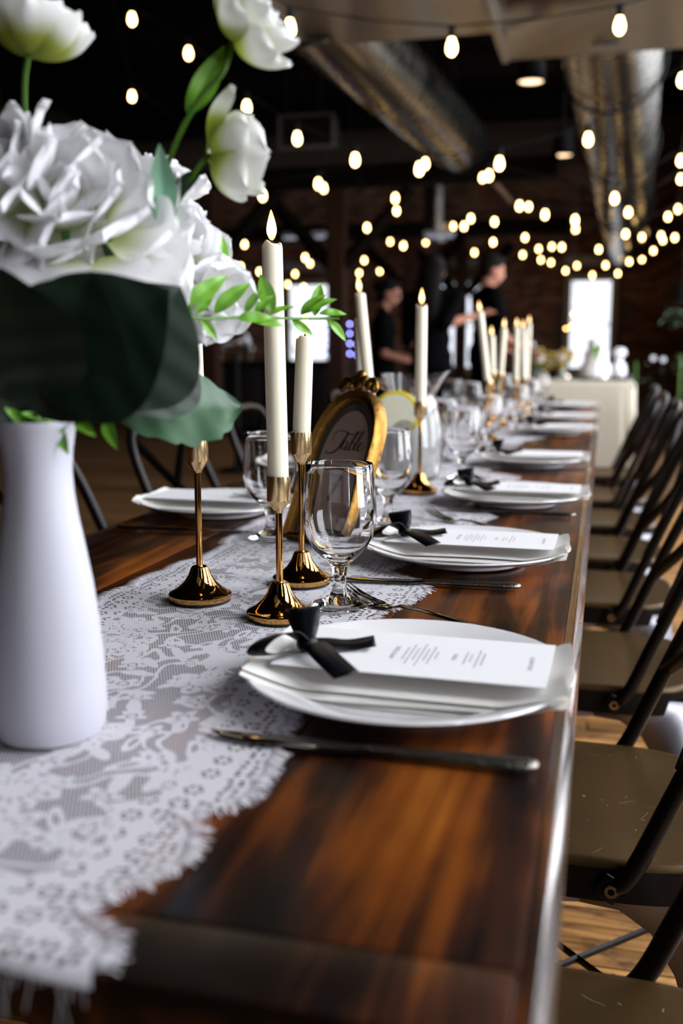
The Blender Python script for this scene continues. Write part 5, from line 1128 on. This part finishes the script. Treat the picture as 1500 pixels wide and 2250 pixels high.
def person(label, loc, rz, Ht, armL, armR, tilt=0., hair='short', glasses=False, female=False, sleeve=.5):
    """faces +X; armL / armR = elbow, wrist in local metres; left is +Y"""
    t = thing('person', label, 'person', (loc[0], loc[1], 0), rz)
    h = Ht; sw = (.110 if female else .122) * h; hc = V((.02 + tilt * .10, 0, .925 * h)); nk = V((.0, 0, .845 * h))
    tr_ = Matrix.Rotation(tilt, 3, 'Y')
    def hd(p): return hc + tr_ @ V(p)
    k = h / 1.75
    head = [('b', hd((-.005, 0, .015 * k)), (.098 * k, .077 * k, .105 * k)), ('b', hd((.030 * k, 0, -.045 * k)), (.062 * k, .058 * k, .072 * k)), ('b', hd((.045 * k, 0, -.088 * k)), (.030 * k, .032 * k, .022 * k)),
            ('b', hd((.101 * k, 0, -.022 * k)), (.018 * k, .013 * k, .022 * k)), ('b', hd((.090 * k, 0, .012 * k)), (.016 * k, .010 * k, .022 * k)), ('b', hd((.084 * k, 0, -.060 * k)), (.014 * k, .024 * k, .010 * k)), ('b', hd((.080 * k, 0, .030 * k)), (.016 * k, .050 * k, .012 * k))]
    for s in (-1, 1): head.append(('b', hd((-.005, s * .078 * k, -.012 * k)), (.020 * k, .010 * k, .030 * k))); head.append(('b', hd((.074 * k, s * .030 * k, .006 * k)), (.016 * k, .018 * k, .010 * k)))
    P = head + [('c', [nk + V((-.01, 0, -.03)), hd((-.01, 0, -.07 * k))], [.058 * k, .052 * k]),
        ('b', (0, 0, .735 * h), (.105 * k, .155 * k, .16 * k)), ('b', (0, 0, .63 * h), (.095 * k, .130 * k, .13 * k)), ('b', (-.01, 0, .535 * h), (.115 * k, .155 * k, .12 * k))]
    cl = [('b', (0, 0, .735 * h), (.122 * k, .172 * k, .175 * k)), ('b', (.0, 0, .63 * h), (.112 * k, .150 * k, .15 * k)), ('b', (-.01, 0, .555 * h), (.128 * k, .168 * k, .12 * k)), ('c', [(0, -sw * .75, .815 * h), (-.01, 0, .830 * h), (0, sw * .75, .815 * h)], [.056 * k, .056 * k])]
    tr2 = [('b', (-.01, 0, .525 * h), (.130 * k, .168 * k, .11 * k))]; shoes = []
    for s, (el, wr, nrm) in ((1, armL), (-1, armR)):
        sh = V((0, s * sw, .805 * h)); P += [('c', [sh, el], [.050 * k, .040 * k]), ('c', [el, wr], [.040 * k, .026 * k])] + hand(wr, V(wr) - V(el), nrm, k * .98)
        e2 = lerp(sh, el, min(1, sleeve * 1.6)); cl.append(('c', [sh, e2], [.066 * k, .056 * k]))
        if sleeve > .7: cl.append(('c', [el, lerp(el, wr, (sleeve - .6) * 2)], [.056 * k, .044 * k]))
        hp = V((-.01, s * .085 * k, .50 * h)); kn = V((.015, s * .09 * k, .275 * h)); an = V((-.015, s * .09 * k, .045 * h))
        P += [('c', [hp, kn], [.080 * k, .056 * k]), ('c', [kn, an], [.056 * k, .038 * k]), ('b', (.05, s * .095 * k, .026 * h), (.125 * k, .040 * k, .032 * k))]
        tr2 += [('c', [hp, kn], [.094 * k, .070 * k]), ('c', [kn, an + V((0, 0, .0))], [.070 * k, .058 * k])]
        shoes.append(('b', (.055, s * .095 * k, .040), (.140 * k, .050 * k, .040)))
    body(P, 'body', SKIN, t); body(cl, 'shirt', DRESS, t, .016); body(tr2, 'trousers', DRESS, t, .018); body(shoes, 'shoes', BLACK, t, .014)
    HR = [('b', hd((-.022, 0, .038 * k)), (.100 * k, .086 * k, .098 * k)), ('b', hd((.035 * k, 0, .082 * k)), (.060 * k, .066 * k, .040 * k))]
    if hair == 'long': HR += [('c', [hd((-.06, 0, .02)), hd((-.10, 0, -.10)), hd((-.105, 0, -.24)), hd((-.09, 0, -.36))], [.085, .06], 1.3, (1, 0, 0)), ('b', hd((-.05, 0, -.06)), (.07, .088, .10))]
    if hair == 'bun': HR += [('b', hd((-.115, 0, .03)), (.05, .05, .05)), ('b', hd((-.05, 0, -.04)), (.06, .080, .07))]
    if hair == 'short': HR += [('b', hd((-.045, 0, -.015)), (.07, .080, .07))]
    body(HR, 'hair', HAIR, t, .012)
    if glasses:
        m = MB()
        for s in (-1, 1):
            m.tube([hd((.098 * k, s * .033 * k + .024 * math.cos(a), .008 * k + .021 * math.sin(a))) for a in [2 * PI * i / 16 for i in range(17)]], .0025, 6); m.tube([hd((.098 * k, s * .057 * k, .012 * k)), hd((.0, s * .082 * k, .015 * k))], .0025, 6)
        m.tube([hd((.100 * k, -.010, .010 * k)), hd((.100 * k, .010, .010 * k))], .0025, 6); g = m.build('glasses', STEEL, t)
        for s in (-1, 1): MB().ball(hd((.098 * k, s * .033 * k, .008 * k)), (.002, .022, .019), 12, 8).build('lens', PORCELAIN, g)  # opaque white lenses, the glare on the glasses put into their colour
    return t
def loc_of(p, base, rz):
    d = V(p) - V((base[0], base[1], 0)); c, s = math.cos(-rz), math.sin(-rz); return (d.x * c - d.y * s, d.x * s + d.y * c, d.z)
# man in profile
mp_ = at_d(1068, 700, 8.5); rz = .45
person('man in a black T-shirt with short dark hair, in profile, looking down', (mp_.x, mp_.y), rz, 1.86, ((.05, .26, 1.16), (.27, .22, 1.05), (0, 0, 1)), ((.06, -.26, 1.16), (.28, -.22, 1.06), (0, 0, 1)), .22, 'short', sleeve=.5)
# woman with her back to us, reaching towards him
mw = at_d(950, 700, 7.9); rz = 1.45
el = loc_of(at_d(978, 712, 7.75), (mw.x, mw.y), rz); wr = loc_of(at_d(1056, 690, 7.95), (mw.x, mw.y), rz)
person('woman in black with long dark hair, turned away, reaching out a bare forearm', (mw.x, mw.y), rz, 1.80, ((.10, .24, 1.12), (.30, .12, 1.12), (0, 0, 1)), (el, wr, (0, 0, 1)), .1, 'long', female=True, sleeve=.6)
lw = at_d(842, 700, 8.6); rz = .15
person('woman in black with tied dark hair and glasses, looking down at her folded arms', (lw.x, lw.y), rz, 1.66, ((.03, .22, 1.02), (.22, .10, .99), (0, 0, 1)), ((.02, -.22, 1.02), (.23, -.12, .96), (0, 0, 1)), .28, 'bun', True, True, sleeve=.5)
